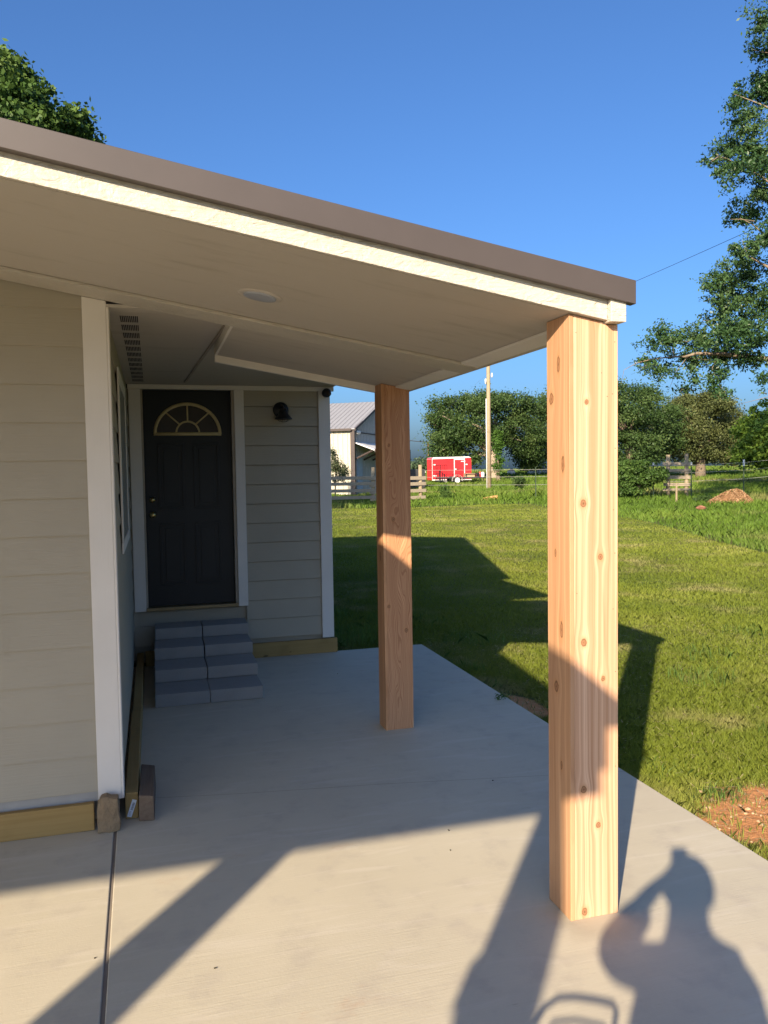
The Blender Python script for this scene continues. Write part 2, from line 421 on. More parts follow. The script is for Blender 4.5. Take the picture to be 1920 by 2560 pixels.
# corner boards
b = MB(); b.prism([(XC-.113, yW-.030, .135), (XC, yW-.030, .135), (XC, yW-.030, cz(XC)-.0185), (XC-.113, yW-.030, cz(XC-.113)-.0185)], (0, .028, 0)); b.box(XC-.0, XC+.012, yW-.0295, yW+.075, .135, 2.6195); b.build('corner_trim', TRIM, house, bevel=.003)
b = MB(); b.box(1.584, 1.70, yD-.034, yD-.001, .15, 2.60); b.box(1.682, 1.7015, yD-.001, yD+.12, .15, 2.6); b.build('corner_trim', TRIM, house, bevel=.003)
MB().box(XC+.005, 1.74, yD-.035, yD-.001, 2.575, 2.618).build('frieze_board', TRIM, house, bevel=.003)
# door, casing, threshold
dx0, dx1, dz0, dz1 = -.058, .744, .552, 2.575
yP = yD+.045
b = MB(); b.box(-.182, dx0-.02, yD-.036, yD-.002, .515, 2.574); b.box(dx1+.028, .862, yD-.036, yD-.002, .515, 2.574)
b.build('door_casing', TRIM, house, bevel=.003)
b = MB(); b.box(dx0-.0195, dx0-.002, yD-.02, yP+.01, .53, 2.574); b.box(dx1+.002, dx1+.0275, yD-.02, yP+.01, .53, 2.574); b.build('door_jamb', FANF if False else plain('tan primed jamb', (.36, .31, .24), .6), house, bevel=.002)
MB().box(dx0-.018, dx1+.026, yD-.045, yP+.02, .515, .545).build('threshold', plain('dull bronze sill', (.24, .18, .09), .45, .4, .4), house, bevel=.003)
door = MB(); door.box(dx0, dx1, yP, yP+.045, .548, dz1)
door = door.build('door', DOORM, house, bevel=.002)
def panel(x0, x1, z0, z1):
    p = MB(); w = .022
    for q in ((x0, x1, z0, z0+w), (x0, x1, z1-w, z1), (x0, x0+w, z0+w, z1-w), (x1-w, x1, z0+w, z1-w)):
        p.box(q[0], q[1], yP-.009, yP-.0005, q[2], q[3])
    p.box(x0+.05, x1-.05, yP-.006, yP-.0005, z0+.05, z1-.05)
    p.build('door_panel', DOORM, door, bevel=.004)
for (a, c_) in ((.06, .30), (.386, .626)):
    panel(a, c_, 1.46, 2.08); panel(a, c_, .74, 1.33)
fx, fz, fr = .342, 2.165, .31
b = MB()
def arc(r, y, n=28, rz=1.0, z0=0): return [(fx+r*math.cos(math.pi*i/n), y, fz+z0+r*rz*math.sin(math.pi*i/n)) for i in range(n+1)]
b.tube(arc(fr-.012, yP-.008, rz=.94), .017, 6); b.tube([(fx-fr, yP-.008, fz), (fx+fr, yP-.008, fz)], .018, 6)
b.tube(arc(.105, yP-.006, 14, z0=.012), .010, 6)
for a in (47, 90, 133):
    ca, sa = math.cos(R(a)), math.sin(R(a)); b.tube([(fx+.105*ca, yP-.006, fz+.012+.105*sa), (fx+(fr-.012)*ca, yP-.006, fz+.94*(fr-.012)*sa)], .0085, 6)
fan = b.build('fanlight_frame', FANF, door, smooth=True)
MB().prism([(p[0], yP-.003, p[2]) for p in arc(fr-.015, 0, rz=.94)], (0, .002, 0)).build('pane', GLASS, fan)
for z, r in ((1.552, .026), (1.412, .030)):
    b = MB(); b.lathe((.004, yP, z), [(r, 0), (r, -.008), (.012, -.012), (.012, -.035), (r*.85, -.042), (r*.95, -.058), (r*.6, -.07), (.001, -.072)], 18, 'Y')
    b.build('door_knob' if z < 1.5 else 'deadbolt', BRASS, door, smooth=True)
# window on the side wall
wnd = MB(); x = XC+.006
for q in ((5.2, 6.5, 2.37, 2.45), (5.17, 6.53, 1.30, 1.37), (5.2, 5.28, 1.37, 2.37), (6.42, 6.5, 1.37, 2.37)):
    wnd.box(x, x+.012, q[0], q[1], q[2], q[3])
wnd = wnd.build('window', TRIM, house, bevel=.003)
MB().box(x+.001, x+.006, 5.281, 6.419, 1.371, 2.369).build('pane', plain('blind behind glass', (.26, .25, .22), .3), wnd)
# main soffit + vent strip
b = MB(); b.box(XC-.02, .436, yW-.0275, YB, 2.62, 2.634); b.box(.436, 1.74, 5.425, YB, 2.62, 2.634); b.build('soffit', CEIL, house)
VENTM = plain('dark vent slots', (.03, .026, .022), .9); y = 4.45
while y < 7.45:
    v = MB()
    for i in range(10):
        v.box(-.135+i*.0095, -.135+i*.0095+.0048, y, y+.17, 2.6175, 2.6195)
    v.build('soffit_vent', VENTM, house); y += .262
MB().prism([(.425, 4.3, 2.612), (.443, 4.3, 2.612), (.325, 7.5, 2.612), (.307, 7.5, 2.612)], (0, 0, .007)).build('soffit_seam', plain('seam batten', (.30, .26, .22), .7), house)
# porch ceiling, beam strip, rear lip, fascia
def slope(x0, x1, y0, y1, dz0_, dz1_):     # slab following the ceiling pitch
    return [(x0, y0, cz(x0)+dz0_), (x1, y0, cz(x1)+dz0_), (x1, y1, cz(x1)+dz0_), (x0, y1, cz(x0)+dz0_), (x0, y0, cz(x0)+dz1_), (x1, y0, cz(x1)+dz1_), (x1, y1, cz(x1)+dz1_), (x0, y1, cz(x0)+dz1_)]
b = MB(); b.hexa(slope(-7.5, 1.70, YF+.022, yW-.025, .0, .012)); b.hexa(slope(.436, 1.70, yW-.025, 5.365, .0, .012)); b.build('porch_ceiling', CEIL, house)
MB().hexa(slope(-7.5, 1.70, yW-.26, yW-.028, -.018, -.001)).build('ceiling_beam', FASC, house, bevel=.003)
MB().hexa(slope(.42, 1.70, 5.366, 5.41, -.045, .05)).build('rear_fascia', TRIM, house, bevel=.003)
MB().hexa(slope(.421, .435, yW-.02, 5.365, -.004, .10)).build('ceiling_return', TRIM, house)
MB().hexa(slope(1.60, 1.698, 2.931, 5.2, -.014, -.001)).build('eave_strip', TRIM, house, bevel=.003)
MB().hexa(slope(-7.5, 1.688, YF, YF+.021, 0, .15)).build('fascia', FASC, house, bevel=.003)
MB().box(1.6885, 1.755, 2.698, 5.42, 2.338, 2.475).build('eave_fascia', FASC, house, bevel=.003)
b = MB()
b.hexa([(-7.5, 2.681, 2.707+.17*7.5), (1.786, 2.681, 2.707-.17*1.786), (1.786, 2.7195, 2.707-.17*1.786), (-7.5, 2.7195, 2.707+.17*7.5), (-7.5, 2.681, 2.796+.17*7.5), (1.786, 2.681, 2.796-.17*1.786), (1.786, 2.7195, 2.796-.17*1.786), (-7.5, 2.7195, 2.796+.17*7.5)])
b.build('roof_edge_trim', BROWN, house, bevel=.002)
b = MB(); b.hexa(slope(-7.5, 1.785, 2.72, 5.46, .142, .158)); b.hexa([(-7.5, 5.461, cz(-7.5)+.03), (-.1, 5.461, 2.75), (-.1, 7.1, 2.75), (-7.5, 7.1, cz(-7.5)+.03), (-7.5, 5.461, cz(-7.5)+.14), (-.1, 5.461, 2.78), (-.1, 7.1, 2.78), (-7.5, 7.1, cz(-7.5)+.14)])
b.box(-.1, 1.78, 5.461, 7.3, 2.64, 2.70)
# gable roof of the main body: ridge along X
GX = 1.93; EY, EZ, RY, RZ = 7.2, 2.70, 11.6, 4.25
b.hexa([(-7.6, EY, EZ), (GX, EY, EZ), (GX, RY, RZ), (-7.6, RY, RZ), (-7.6, EY, EZ+.05), (GX, EY, EZ+.05), (GX, RY, RZ+.05), (-7.6, RY, RZ+.05)])
b.hexa([(-7.6, RY, RZ), (GX, RY, RZ), (GX, 16, EZ), (-7.6, 16, EZ), (-7.6, RY, RZ+.05), (GX, RY, RZ+.05), (GX, 16, EZ+.05), (-7.6, 16, EZ+.05)])
b.build('roof', BROWN, house)
MB().prism([(1.66, 7.8, 2.61), (1.66, 15.4, 2.61), (1.66, 15.4, 2.85), (1.66, RY, RZ-.02), (1.66, 7.8, 2.87)], (-.06, 0, 0)).build('gable_wall', SID, house)

# porch posts (wrapped cedar)
X1, Y1, W1, D1 = 1.538, 2.7486, .2117, .1794
K1f = [(.075, 2.038), (.060, 1.649), (.134, 1.438), (.060, 1.106), (.145, .957), (.058, .522), (.123, .372), (.061, .029), (.12, 2.36)]
K1s = [(.083, 2.19), (.141, 2.061), (.113, 1.448), (.066, 1.149), (.11, .912), (.07, .603), (.05, 1.8)]
def cedar_post(label, X, Y, W, D, kf, ks, seed, sap, base, base2, grp):
    t = thing('porch_post', label, 'post', (X, Y, 0), grp)
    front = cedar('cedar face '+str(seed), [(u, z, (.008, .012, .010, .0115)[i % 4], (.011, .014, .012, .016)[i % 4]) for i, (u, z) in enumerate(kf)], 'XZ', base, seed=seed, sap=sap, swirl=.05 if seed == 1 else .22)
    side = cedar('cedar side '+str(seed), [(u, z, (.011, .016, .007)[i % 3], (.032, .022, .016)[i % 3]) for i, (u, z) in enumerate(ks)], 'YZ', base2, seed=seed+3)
    g = .0012
    ztop = lambda x: cz(x)-.002 if x < 1.688 else 2.336
    def board(x0, x1, y0, y1, mat, nm):
        p = [(x0, y0, 0), (x1, y0, 0), (x1, y0, ztop(x1))]
        if x0 < 1.688 < x1: p += [(1.6885, y0, 2.336), (1.6875, y0, cz(1.6875)-.002)]
        p.append((x0, y0, ztop(x0)))
        MB().prism(p, (0, y1-y0, 0)).build(nm, mat, t, bevel=.0025)
    board(X+.0195, X+W, Y, Y+.019, front, 'front_board')
    board(X, X+.019, Y-.001, Y+D, side, 'side_board')
    board(X+W-.019, X+W, Y+.0195, Y+D, side, 'side_board')
    board(X+.0195, X+W-.0195, Y+D-.019, Y+D, front, 'back_board')
    return t
p1 = cedar_post('thick cedar post nearest the camera, bright knotty wood at the porch roof corner', X1, Y1, W1, D1, K1f, K1s, 1, None, ((.46, .25, .14), (.71, .465, .305)), ((.43, .235, .125), (.57, .34, .19)), 'cedar porch posts')
X2, Y2, W2, D2 = 1.5039, 5.2168, .2002, .1652
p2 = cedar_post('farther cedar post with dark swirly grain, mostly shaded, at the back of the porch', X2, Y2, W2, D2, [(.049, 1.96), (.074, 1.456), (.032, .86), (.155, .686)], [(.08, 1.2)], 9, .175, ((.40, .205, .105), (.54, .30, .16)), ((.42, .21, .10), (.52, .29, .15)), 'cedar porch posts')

# ------------------------------------------------------------------ fixtures
lamp = thing('wall_lamp', 'black barn-style wall lamp on the siding right of the dark door', 'wall lamp', (1.217, yD-.014, 2.38))
b = MB(); b.lathe((1.217, yD-.016, 2.39), [(.076, 0), (.076, -.012), (.07, -.02), (.001, -.022)], 28, 'Y'); b.build('backplate', BLACK, lamp, smooth=True)
b = MB(); b.tube([(1.217, yD-.03, 2.39), (1.22, yD-.09, 2.43), (1.225, yD-.11, 2.41), (1.225, yD-.11, 2.38)], .012, 10)
b.lathe((1.227, yD-.11, 0), [(.03, 2.40), (.04, 2.375), (.05, 2.34), (.082, 2.305), (.086, 2.295), (.08, 2.297), (.045, 2.335), (.001, 2.36)], 28); b.build('lamp_shade', BLACK, lamp, smooth=True)
b = MB()
for k in range(4):
    a = math.pi*k/4; ca, sa = math.cos(a), math.sin(a)
    b.tube([(1.227+.06*ca*math.cos(t_), yD-.11+.06*sa*math.cos(t_), 2.30-.03*math.sin(t_)) for t_ in [math.pi*i/10 for i in range(11)]], .0018, 5)
b.tube([(1.227+.062*math.cos(a), yD-.11+.062*math.sin(a), 2.297) for a in [2*math.pi*i/20 for i in range(20)]], .002, 5, closed=True)
b.build('wire_cage', BLACK, lamp)
fl = thing('security_light', 'small black dome fixture at the top of the white corner board', 'security light', (1.655, yD-.03, 2.585))
b = MB(); b.lathe((1.655, yD-.029, 2.553), [(.03, 0), (.034, -.02), (.042, -.04), (.045, -.075), (.035, -.10), (.001, -.105)], 22, 'Y'); b.build('housing', BLACK, fl, smooth=True)
b = MB(); b.lathe((1.668, yD-.10, 2.545), [(.026, 0), (.026, -.035), (.02, -.045), (.001, -.046)], 18, 'Y'); b.build('lens', GLASS, fl, smooth=True)
rl = thing('recessed_light', 'round white recessed light set flush in the sloping porch ceiling', 'ceiling light', (.475, 3.513, cz(.475)))
ax = Vector((-.1701, 0, -1)).normalized(); ex = Vector((1, 0, -.1701)).normalized(); ey = Vector((0, 1, 0))
def disc(r0_, r1_, d0, d1, n=40):
    m = MB(); vs = []; c0 = Vector((.475, 3.513, cz(.475)))
    for r_, d_ in ((r0_, 0.0005), (r1_, d0), (r1_*.86, d1), (.001, d1*.9)):
        for j in range(n): a = 2*math.pi*j/n; vs.append(c0+ex*r_*math.cos(a)+ey*r_*math.sin(a)+ax*d_)
    fs = [(i*n+j, i*n+(j+1) % n, (i+1)*n+(j+1) % n, (i+1)*n+j) for i in range(3) for j in range(n)]
    return m.add(vs, fs)
disc(.098, .095, .004, .005).build('trim_ring', plain('off white ring', (.46, .42, .37), .5), rl, smooth=True)
disc(.072, .070, .010, .011).build('lens', plain('frosted acrylic', (.33, .35, .40), .3), rl, smooth=True)

# loose boards, rock, timber at the foot of the walls
def single(o, label, cat, grp=None): return tag(o, label, cat, grp)
bb = MB().box(-7.3, -.325, yW-.062, yW-.024, .001, .138).build('base_board', TREAT, None, bevel=.004, org=(-3, yW-.04, 0))
single(bb, 'yellowish treated board along the foot of the camera-facing wall at the left edge', 'board', 'treated base boards')
bb = MB().box(XC+.014, -.114, yW+.02, 5.78, .001, .14).build('base_board', TREATD, None, bevel=.004, org=(-.15, 5, 0))
single(bb, 'treated board along the shaded side wall, nearer one with white tag on its end', 'board', 'treated base boards')
TAGM = plain('white label', (.62, .66, .72), .5)
tg = MB(); c0 = Vector((-.146, yW+.018, .058)); e1 = Vector((.32, 0, .95)); e2 = Vector((.95, 0, -.32))
tg.obox(c0, e2, (0, 1, 0), e1, .0115, .0006, .046); tgo = tg.build('tag', TAGM, bb); tgo['label'] = 'white barcode tag'
k = MB()
for i, w in enumerate([.0012, .002, .001, .0024, .0012, .002, .001, .0022, .0012, .0018, .001, .002]):
    k.obox(c0+e1*(.030-i*.0034)+e2*.001+Vector((0, -.001, 0)), e2, (0, 1, 0), e1, .006, .0003, w*.5)
for i in range(4): k.obox(c0+e1*(-.018-i*.006)-e2*.002+Vector((0, -.001, 0)), e2, (0, 1, 0), e1, .005, .0003, .0006)
k.build('printing', BLACK, tgo)
bb = MB().box(XC+.02, -.112, 5.785, 7.69, .001, .139).build('base_board', TREATD, None, bevel=.004, org=(-.15, 6.6, 0))
single(bb, 'treated board at the foot of the shaded side wall, farther one beside the block steps', 'board', 'treated base boards')
bb = MB().box(-.10, 1.729, 7.700, 7.731, .001, .142).build('base_board', TREAT, None, bevel=.004, org=(.8, 7.72, 0))
single(bb, 'treated board with a knot near its end, under the siding behind the block steps', 'board', 'treated base boards')
# rock
def blobmesh(c, r, seed, n=3, amp=.25, flat=.0):
    import bmesh
    bm = bmesh.new(); bmesh.ops.create_icosphere(bm, subdivisions=n, radius=1)
    rg = random.Random(seed); ph = [(Vector((rg.uniform(-1, 1), rg.uniform(-1, 1), rg.uniform(-1, 1))).normalized(), rg.uniform(.55, .95)) for _ in range(12)]
    m = MB(); vs = []
    for v in bm.verts:
        p = v.co.copy()
        for nrm, d in ph:
            k_ = p.dot(nrm)-d
            if k_ > 0: p -= nrm*k_*(.9)
        p += p*rg.uniform(-.02, .02)
        vs.append(Vector((c[0]+p.x*r[0], c[1]+p.y*r[1], max(c[2]+p.z*r[2], .001))))
    fs = [tuple(v.index for v in f.verts) for f in bm.faces]; bm.free()
    return m.add(vs, fs)
rk = MB()
prof = [(-.306, 0, .004), (-.309, 0, .08), (-.305, 0, .15), (-.285, 0, .182), (-.262, 0, .188), (-.235, 0, .176), (-.208, 0, .170), (-.204, 0, .10), (-.199, 0, .05), (-.201, 0, .003), (-.25, 0, .0)]
ins = [(p[0]*.96-.01, 0, p[2]*.97+.002) for p in prof]
n_ = len(prof); vs = [(p[0], 4.150+random.uniform(-.004, .004), p[2]) for p in ins] + [(p[0], 4.160+random.uniform(-.006, .006), p[2]) for p in prof] + [(p[0], 4.196, p[2]) for p in prof]
cen = [(-.27, 4.137, .12), (-.235, 4.141, .06), (-.24, 4.146, .15)]
vs += cen; fs = []
A, B_, C_ = 2*n_+n_, 2*n_+n_+1, 2*n_+n_+2
fan_c = [A, A, A, C_, C_, C_, B_, B_, B_, B_, A]
for i in range(n_):
    j = (i+1) % n_; fs += [(i, j, fan_c[i]), (i, j, n_+j, n_+i), (n_+i, n_+j, 2*n_+j, 2*n_+i)]
    if fan_c[i] != fan_c[j]: fs.append((j, fan_c[j], fan_c[i]))
fs += [(A, B_, C_), tuple(range(2*n_, 3*n_))]
rk.add(vs, fs)
t = NT('tan sandstone', .9, .15); n1 = t.noise(18, det=6, rough=.7); n2 = t.noise(5, det=3)
t.col(t.mix(n1, t.mix(n2, (.27, .19, .11), (.42, .32, .20)), (.16, .11, .065))).bump(n1, .9, .012)
rk = rk.build('rock', t.m, None, org=(-.25, 4.17, 0))
m_ = rk.modifiers.new('sub', 'SUBSURF'); m_.subdivision_type = 'SIMPLE'; m_.levels = m_.render_levels = 3
tex = bpy.data.textures.new('rocky', 'CLOUDS'); tex.noise_scale = .035
dm = rk.modifiers.new('d', 'DISPLACE'); dm.texture = tex; dm.strength = .012; dm.texture_coords = 'LOCAL'
single(rk, 'tan squarish rock standing at the foot of the white corner board', 'rock')
b = MB(); b.hexa([(-.112, 4.235, .001), (-.034, 4.225, .001), (-.026, 4.69, .001), (-.104, 4.70, .001), (-.110, 4.232, .138), (-.036, 4.222, .132), (-.028, 4.69, .128), (-.102, 4.70, .14)])
ow = b.build('timber_offcut', OLDW, None, bevel=.006, org=(-.07, 4.45, 0)); single(ow, 'short old timber offcut with a dark reddish end beside the tagged board', 'timber offcut')

# concrete block steps
names = ['bottom', 'second', 'third', 'top']
proto = None
for lev in range(4):
    for row in range(lev, 4):
        for side in range(2):
            w = .411; x0 = -.022+side*.417+lev*.004+random.uniform(-.003, .003); y0 = 6.305+.368*row-.004*lev+(random.uniform(-.012, .008) if row == lev else 0); d = .362 if row < 3 else .29
            m = MB().box(x0, x0+w, y0, y0+d, .1015*lev+.0005, .1015*lev+.1)
            o = m.build('concrete_block', BLOCK, None, bevel=.005, org=(x0+w/2, y0+d/2, .1015*lev))
            o.rotation_euler.z = R(random.uniform(-.45, .45))
            if row == lev:
                tag(o, 'grey concrete block in the %s step, the %s one of the pair' % (names[lev], 'right' if side else 'left'), 'concrete block', 'concrete blocks stacked as steps')
            else:
                tag(o, 'grey concrete block buried inside the step stack, hidden behind the front blocks', 'concrete block', 'hidden blocks under the steps')

# ------------------------------------------------------------------ behind the camera: what throws the shadows
annex = thing('porch_cover', 'roofed cover on square posts behind the camera, seen as a wide shadow', 'porch roof', (-3.5, .5, 0))
zr = lambda y: 2.914+.086*(y+1.05)
def aslab(x0, x1, y0, y1, d0, d1):
    return [(x0, y0, zr(y0)+d0), (x1, y0, zr(y0)+d0), (x1, y1, zr(y1)+d0), (x0, y1, zr(y1)+d0), (x0, y0, zr(y0)+d1), (x1, y0, zr(y0)+d1), (x1, y1, zr(y1)+d1), (x0, y1, zr(y1)+d1)]
MB().hexa(aslab(-5.7, -1.155, -1.10, 2.45, -.03, 0)).build('roof', BROWN, annex)
MB().hexa(aslab(-1.16, -1.09, -1.10, 2.45, -.09, .004)).build('roof_edge_trim', BROWN, annex)
MB().hexa(aslab(-5.65, -1.165, -1.0, 2.42, -.26, -.235)).build('ceiling', CEIL, annex)
MB().hexa(aslab(-1.185, -1.157, -1.09, 2.44, -.262, -.031)).build('fascia', FASC, annex)
MB().box(-5.65, -1.19, -1.095, -.905, 2.556, 2.70).build('beam', FASC, annex)
MB().box(-1.36, -1.187, -1.08, -.92, 2.66, 2.75).build('beam_end', FASC, annex)
MB().box(-5.65, -1.19, -1.09, -.91, 2.701, 2.87).build('gable_board', FASC, annex)
apm = cedar('cedar annex', [], 'XZ', ((.5, .27, .13), (.66, .40, .2)), seed=21)
for lab, x0, x1 in (('square cedar post behind the camera throwing the diagonal shadow at the lower left', -3.17, -2.965), ('square cedar post behind the camera throwing the broad shadow left of the near post', -1.544, -1.366)):
    o = MB().box(x0, x1, -1.095, -.905, 0, 2.5555).build('cover_post', apm, None, bevel=.004, org=((x0+x1)/2, -1, 0))
    tag(o, lab, 'post', 'posts of the cover behind the camera')
ob = thing('junction_box', 'small box fixed on the side of a post behind the camera', 'junction box', (-1.57, -1.0, 1.86))
MB().box(-1.60, -1.5445, -1.04, -.95, 1.80, 1.935).build('box_body', PALE, ob, bevel=.004); MB().box(-1.607, -1.6005, -1.035, -.955, 1.805, 1.93).build('cover_plate', WHITE, ob, bevel=.002)

# patio chair right in front of the photographer, below the picture
ch = thing('patio_chair', 'slim tubular metal chair below the frame, its curved backrest shadow falling on the slab', 'chair', (.05, .55, 0))
cm = plain('bronze tube', (.10, .085, .07), .4, .4)
A_ = Vector((-.075, .625, 0)); B2 = Vector((.150, .538, 0)); ux = (B2-A_).normalized(); uy = Vector((-ux.y, ux.x, 0))
def cp(a, bk, z): return A_+ux*a+uy*bk+Vector((0, 0, z))
L_ = (B2-A_).length
b = MB()
out = [cp(-.01, .0, .45), cp(-.012, 0, .80), cp(-.010, 0, .875), cp(.008, 0, .915), cp(.045, 0, .938), cp(.10, 0, .942), cp(.17, 0, .937), cp(L_-.015, 0, .93), cp(L_, 0, .915), cp(L_, 0, .80), cp(L_, 0, .45)]
b.tube(out, .009, 8); b.build('back_frame', cm, ch, smooth=True)
b = MB(); b.tube([cp(.035, .005, .46), cp(.035, .005, .86), cp(.05, .005, .882), cp(.12, .005, .888), cp(L_-.03, .005, .878), cp(L_-.022, .005, .86), cp(L_-.022, .005, .46)], .006, 8); b.tube([cp(.035, .005, .7), cp(L_-.022, .005, .7)], .005, 6); b.build('backrest', cm, ch, smooth=True)
b = MB(); b.obox(cp(L_/2, -.16, .455), ux, uy, (0, 0, 1), L_/2+.04, .17, .015); b.build('seat', cm, ch, bevel=.01)
for sx in (-.01, L_+.0):
    for sy in (0, -.32):
        MB().tube([cp(sx, sy, .44), cp(sx+(sx-.1)*.15, sy*1.1, .0)], .010, 8).build('leg', cm, ch, smooth=True)

# the photographer, standing just behind the camera
def skin(name, verts, edges, mat, parent, root=0, sub=2, org=None):
    me = bpy.data.meshes.new(name); o = bpy.data.objects.new(name, me); C.objects.link(o)
    off = parent.location if parent else Vector((0, 0, 0))
    me.from_pydata([tuple(Vector(v[:3])-off) for v in verts], edges, []); me.update(); me.materials.append(mat)
    m = o.modifiers.new('skin', 'SKIN'); m.use_smooth_shade = True
    for i, v in enumerate(verts):
        r_ = v[3]; me.skin_vertices[0].data[i].radius = (r_, v[4] if len(v) > 4 else r_)
    me.skin_vertices[0].data[root].use_root = True
    s_ = o.modifiers.new('sub', 'SUBSURF'); s_.levels = s_.render_levels = sub
    if parent: o.parent = parent
    return o
person = thing('person', 'photographer in loose shirt holding up a phone, seen only as a shadow', 'person', (-.24, -.37, 0))
SKINM = plain('skin', (.52, .31, .22), .5, .3, var=.06); SHIRT = plain('dark blue shirt', (.05, .06, .09), .8, .1); JEAN = plain('denim', (.07, .10, .17), .8, .1); HAIR = plain('brown hair', (.07, .045, .03), .6); SHOE = plain('brown boots', (.12, .07, .04), .6)
cx_, cy_ = -.24, -.40
Rv = Vector((.95, -.30, 0)); Fv = Vector((.30, .95, 0))
def P(r_, f_, z_): q = Vector((cx_, cy_, z_))+Rv*r_+Fv*f_; return (q.x, q.y, q.z)
bv = [(*P(-.03, 0, .98), .15, .12), (*P(-.03, 0, 1.15), .14, .11), (*P(-.03, .0, 1.33), .155, .11), (*P(-.01, .01, 1.48), .10, .08), (*P(-.012, .03, 1.56), .082), (*P(-.008, .05, 1.62), .080), (*P(0, .055, 1.69), .085, .095), (*P(0, .05, 1.765), .064, .075),
      (*P(.125, .0, 1.485), .065), (*P(.17, -.03, 1.30), .052), (*P(.19, -.04, 1.15), .042), (*P(.19, .06, .99), .034), (*P(.185, .11, .91), .026),
      (*P(-.15, .0, 1.48), .065), (-.40, -.20, 1.435, .05), (-.385, -.085, 1.425, .045), (-.315, -.075, 1.475, .044), (-.215, -.075, 1.560, .036),
      (*P(.07, 0, .90), .10), (*P(.09, .01, .52), .065), (*P(.10, -.01, .10), .042), (*P(.11, .10, .045), .035),
      (*P(-.13, 0, .90), .10), (*P(-.13, .02, .52), .065), (*P(-.14, 0, .10), .042), (*P(-.15, .11, .045), .035)]
be = [(0, 1), (1, 2), (2, 3), (3, 4), (4, 5), (5, 6), (6, 7), (3, 8), (8, 9), (9, 10), (10, 11), (11, 12), (3, 13), (13, 14), (14, 15), (15, 16), (16, 17), (0, 18), (18, 19), (19, 20), (20, 21), (0, 22), (22, 23), (23, 24), (24, 25)]
def hand(palm, kn, side, curl, thumbdir):
    """palm index vertex; kn: knuckle line centre; adds five fingers rooted in the palm"""
    n0 = len(bv); bv.append((*kn, .026, .016)); be.append((palm, n0))
    for i in range(4):
        o = side*(i-1.5)*.019; L0 = (.030, .035, .032, .025)[i]
        pr = n0; q = kn+o
        for j in range(3):
            q = q+curl[j]*L0*(1-.18*j); bv.append((*q, .0088-.0006*j)); be.append((pr, len(bv)-1)); pr = len(bv)-1
    q = kn+side*-.03; bv.append((*(Vector(bv[palm][:3])*.4+kn*.6+side*-.030), .011)); be.append((n0, len(bv)-1)); pr = len(bv)-1
    for j in range(2): q = Vector(bv[pr][:3])+thumbdir*.028; bv.append((*q, .0095)); be.append((pr, len(bv)-1)); pr = len(bv)-1
hand(12, Vector(P(.18, .125, .855)), Fv, [Vector((0, 0, -1)), Vector((-.25, 0, -.95)), Vector((-.6, .1, -.75))], (Fv*.5+Vector((0, 0, -.8))).normalized())
hand(17, Vector((-.150, -.082, 1.615)), Vector((-.35, 0, .94)), [Vector((.8, -.3, .3)), Vector((.85, .45, .1)), Vector((.4, .85, 0))], Vector((.75, .3, -.25)).normalized())
body = skin('body', bv, be, SKINM, person)
# clothes
sv = [(*P(-.06, 0, .92), .245, .16), (*P(-.075, 0, 1.12), .245, .15), (*P(-.075, 0, 1.33), .23, .14), (*P(-.01, .0, 1.485), .125, .09), (*P(.13, 0, 1.475), .076), (*P(.185, -.03, 1.27), .070), (*P(-.15, 0, 1.475), .076), (-.41, -.20, 1.435, .062), (-.385, -.085, 1.425, .054), (-.292, -.075, 1.462, .068), (-.225, -.075, 1.535, .056)]
skin('shirt', sv, [(0, 1), (1, 2), (2, 3), (3, 4), (4, 5), (3, 6), (6, 7), (7, 8), (8, 9), (9, 10)], SHIRT, person)
jv = [(*P(-.03, 0, .95), .165, .13), (*P(.07, 0, .86), .115), (*P(.09, .01, .52), .085), (*P(.10, -.01, .09), .066), (*P(-.13, 0, .86), .115), (*P(-.13, .02, .52), .085), (*P(-.14, 0, .09), .066)]
skin('jeans', jv, [(0, 1), (1, 2), (2, 3), (0, 4), (4, 5), (5, 6)], JEAN, person)
for s_ in (1, -1):
    skin('shoe', [(*P(.118*s_, -.05, .045), .045), (*P(.12*s_, .06, .04), .042), (*P(.125*s_, .16, .03), .030)], [(0, 1), (1, 2)], SHOE, person)
hb = MB(); hc = Vector(P(0, .045, 1.715)); n = 20
vs = []
for i in range(11):
    ph = math.pi*.62*i/10
    for j in range(n):
        a = 2*math.pi*j/n; rr = math.sin(ph); cut = 1.0
        z_ = math.cos(ph)*.118; fr_ = math.cos(a)
        if fr_ > .2: z_ = max(z_, .045*fr_)
        vs.append(hc+Rv*(.098*rr*math.sin(a))+Fv*(.112*rr*math.cos(a))+Vector((0, 0, z_)))
hb.add(vs, [(i*n+j, i*n+(j+1) % n, (i+1)*n+(j+1) % n, (i+1)*n+j) for i in range(10) for j in range(n)]); hb.build('hair', HAIR, person, smooth=True)
fc = MB(); hd = Vector(P(0, .055, 1.68))
for s_ in (-1, 1):
    fc = MB(); fc.lathe(hd+Fv*.088+Rv*.032*s_+Vector((0, 0, .012)), [(.001, -.012), (.009, -.008), (.012, 0), (.009, .008), (.001, .012)], 12); fc.build('eye', WHITE, person, smooth=True)
fc = MB(); fc.tube([hd+Fv*.092+Vector((0, 0, .02)), hd+Fv*.112+Vector((0, 0, -.02)), hd+Fv*.095+Vector((0, 0, -.03))], [.008, .014, .008], 8); fc.build('nose', SKINM, person, smooth=True)
fc = MB(); fc.tube([hd+Fv*.088+Rv*-.025+Vector((0, 0, -.055)), hd+Fv*.096+Vector((0, 0, -.055)), hd+Fv*.088+Rv*.025+Vector((0, 0, -.055))], .006, 8); fc.build('mouth', plain('lips', (.42, .18, .15), .5), person, smooth=True)
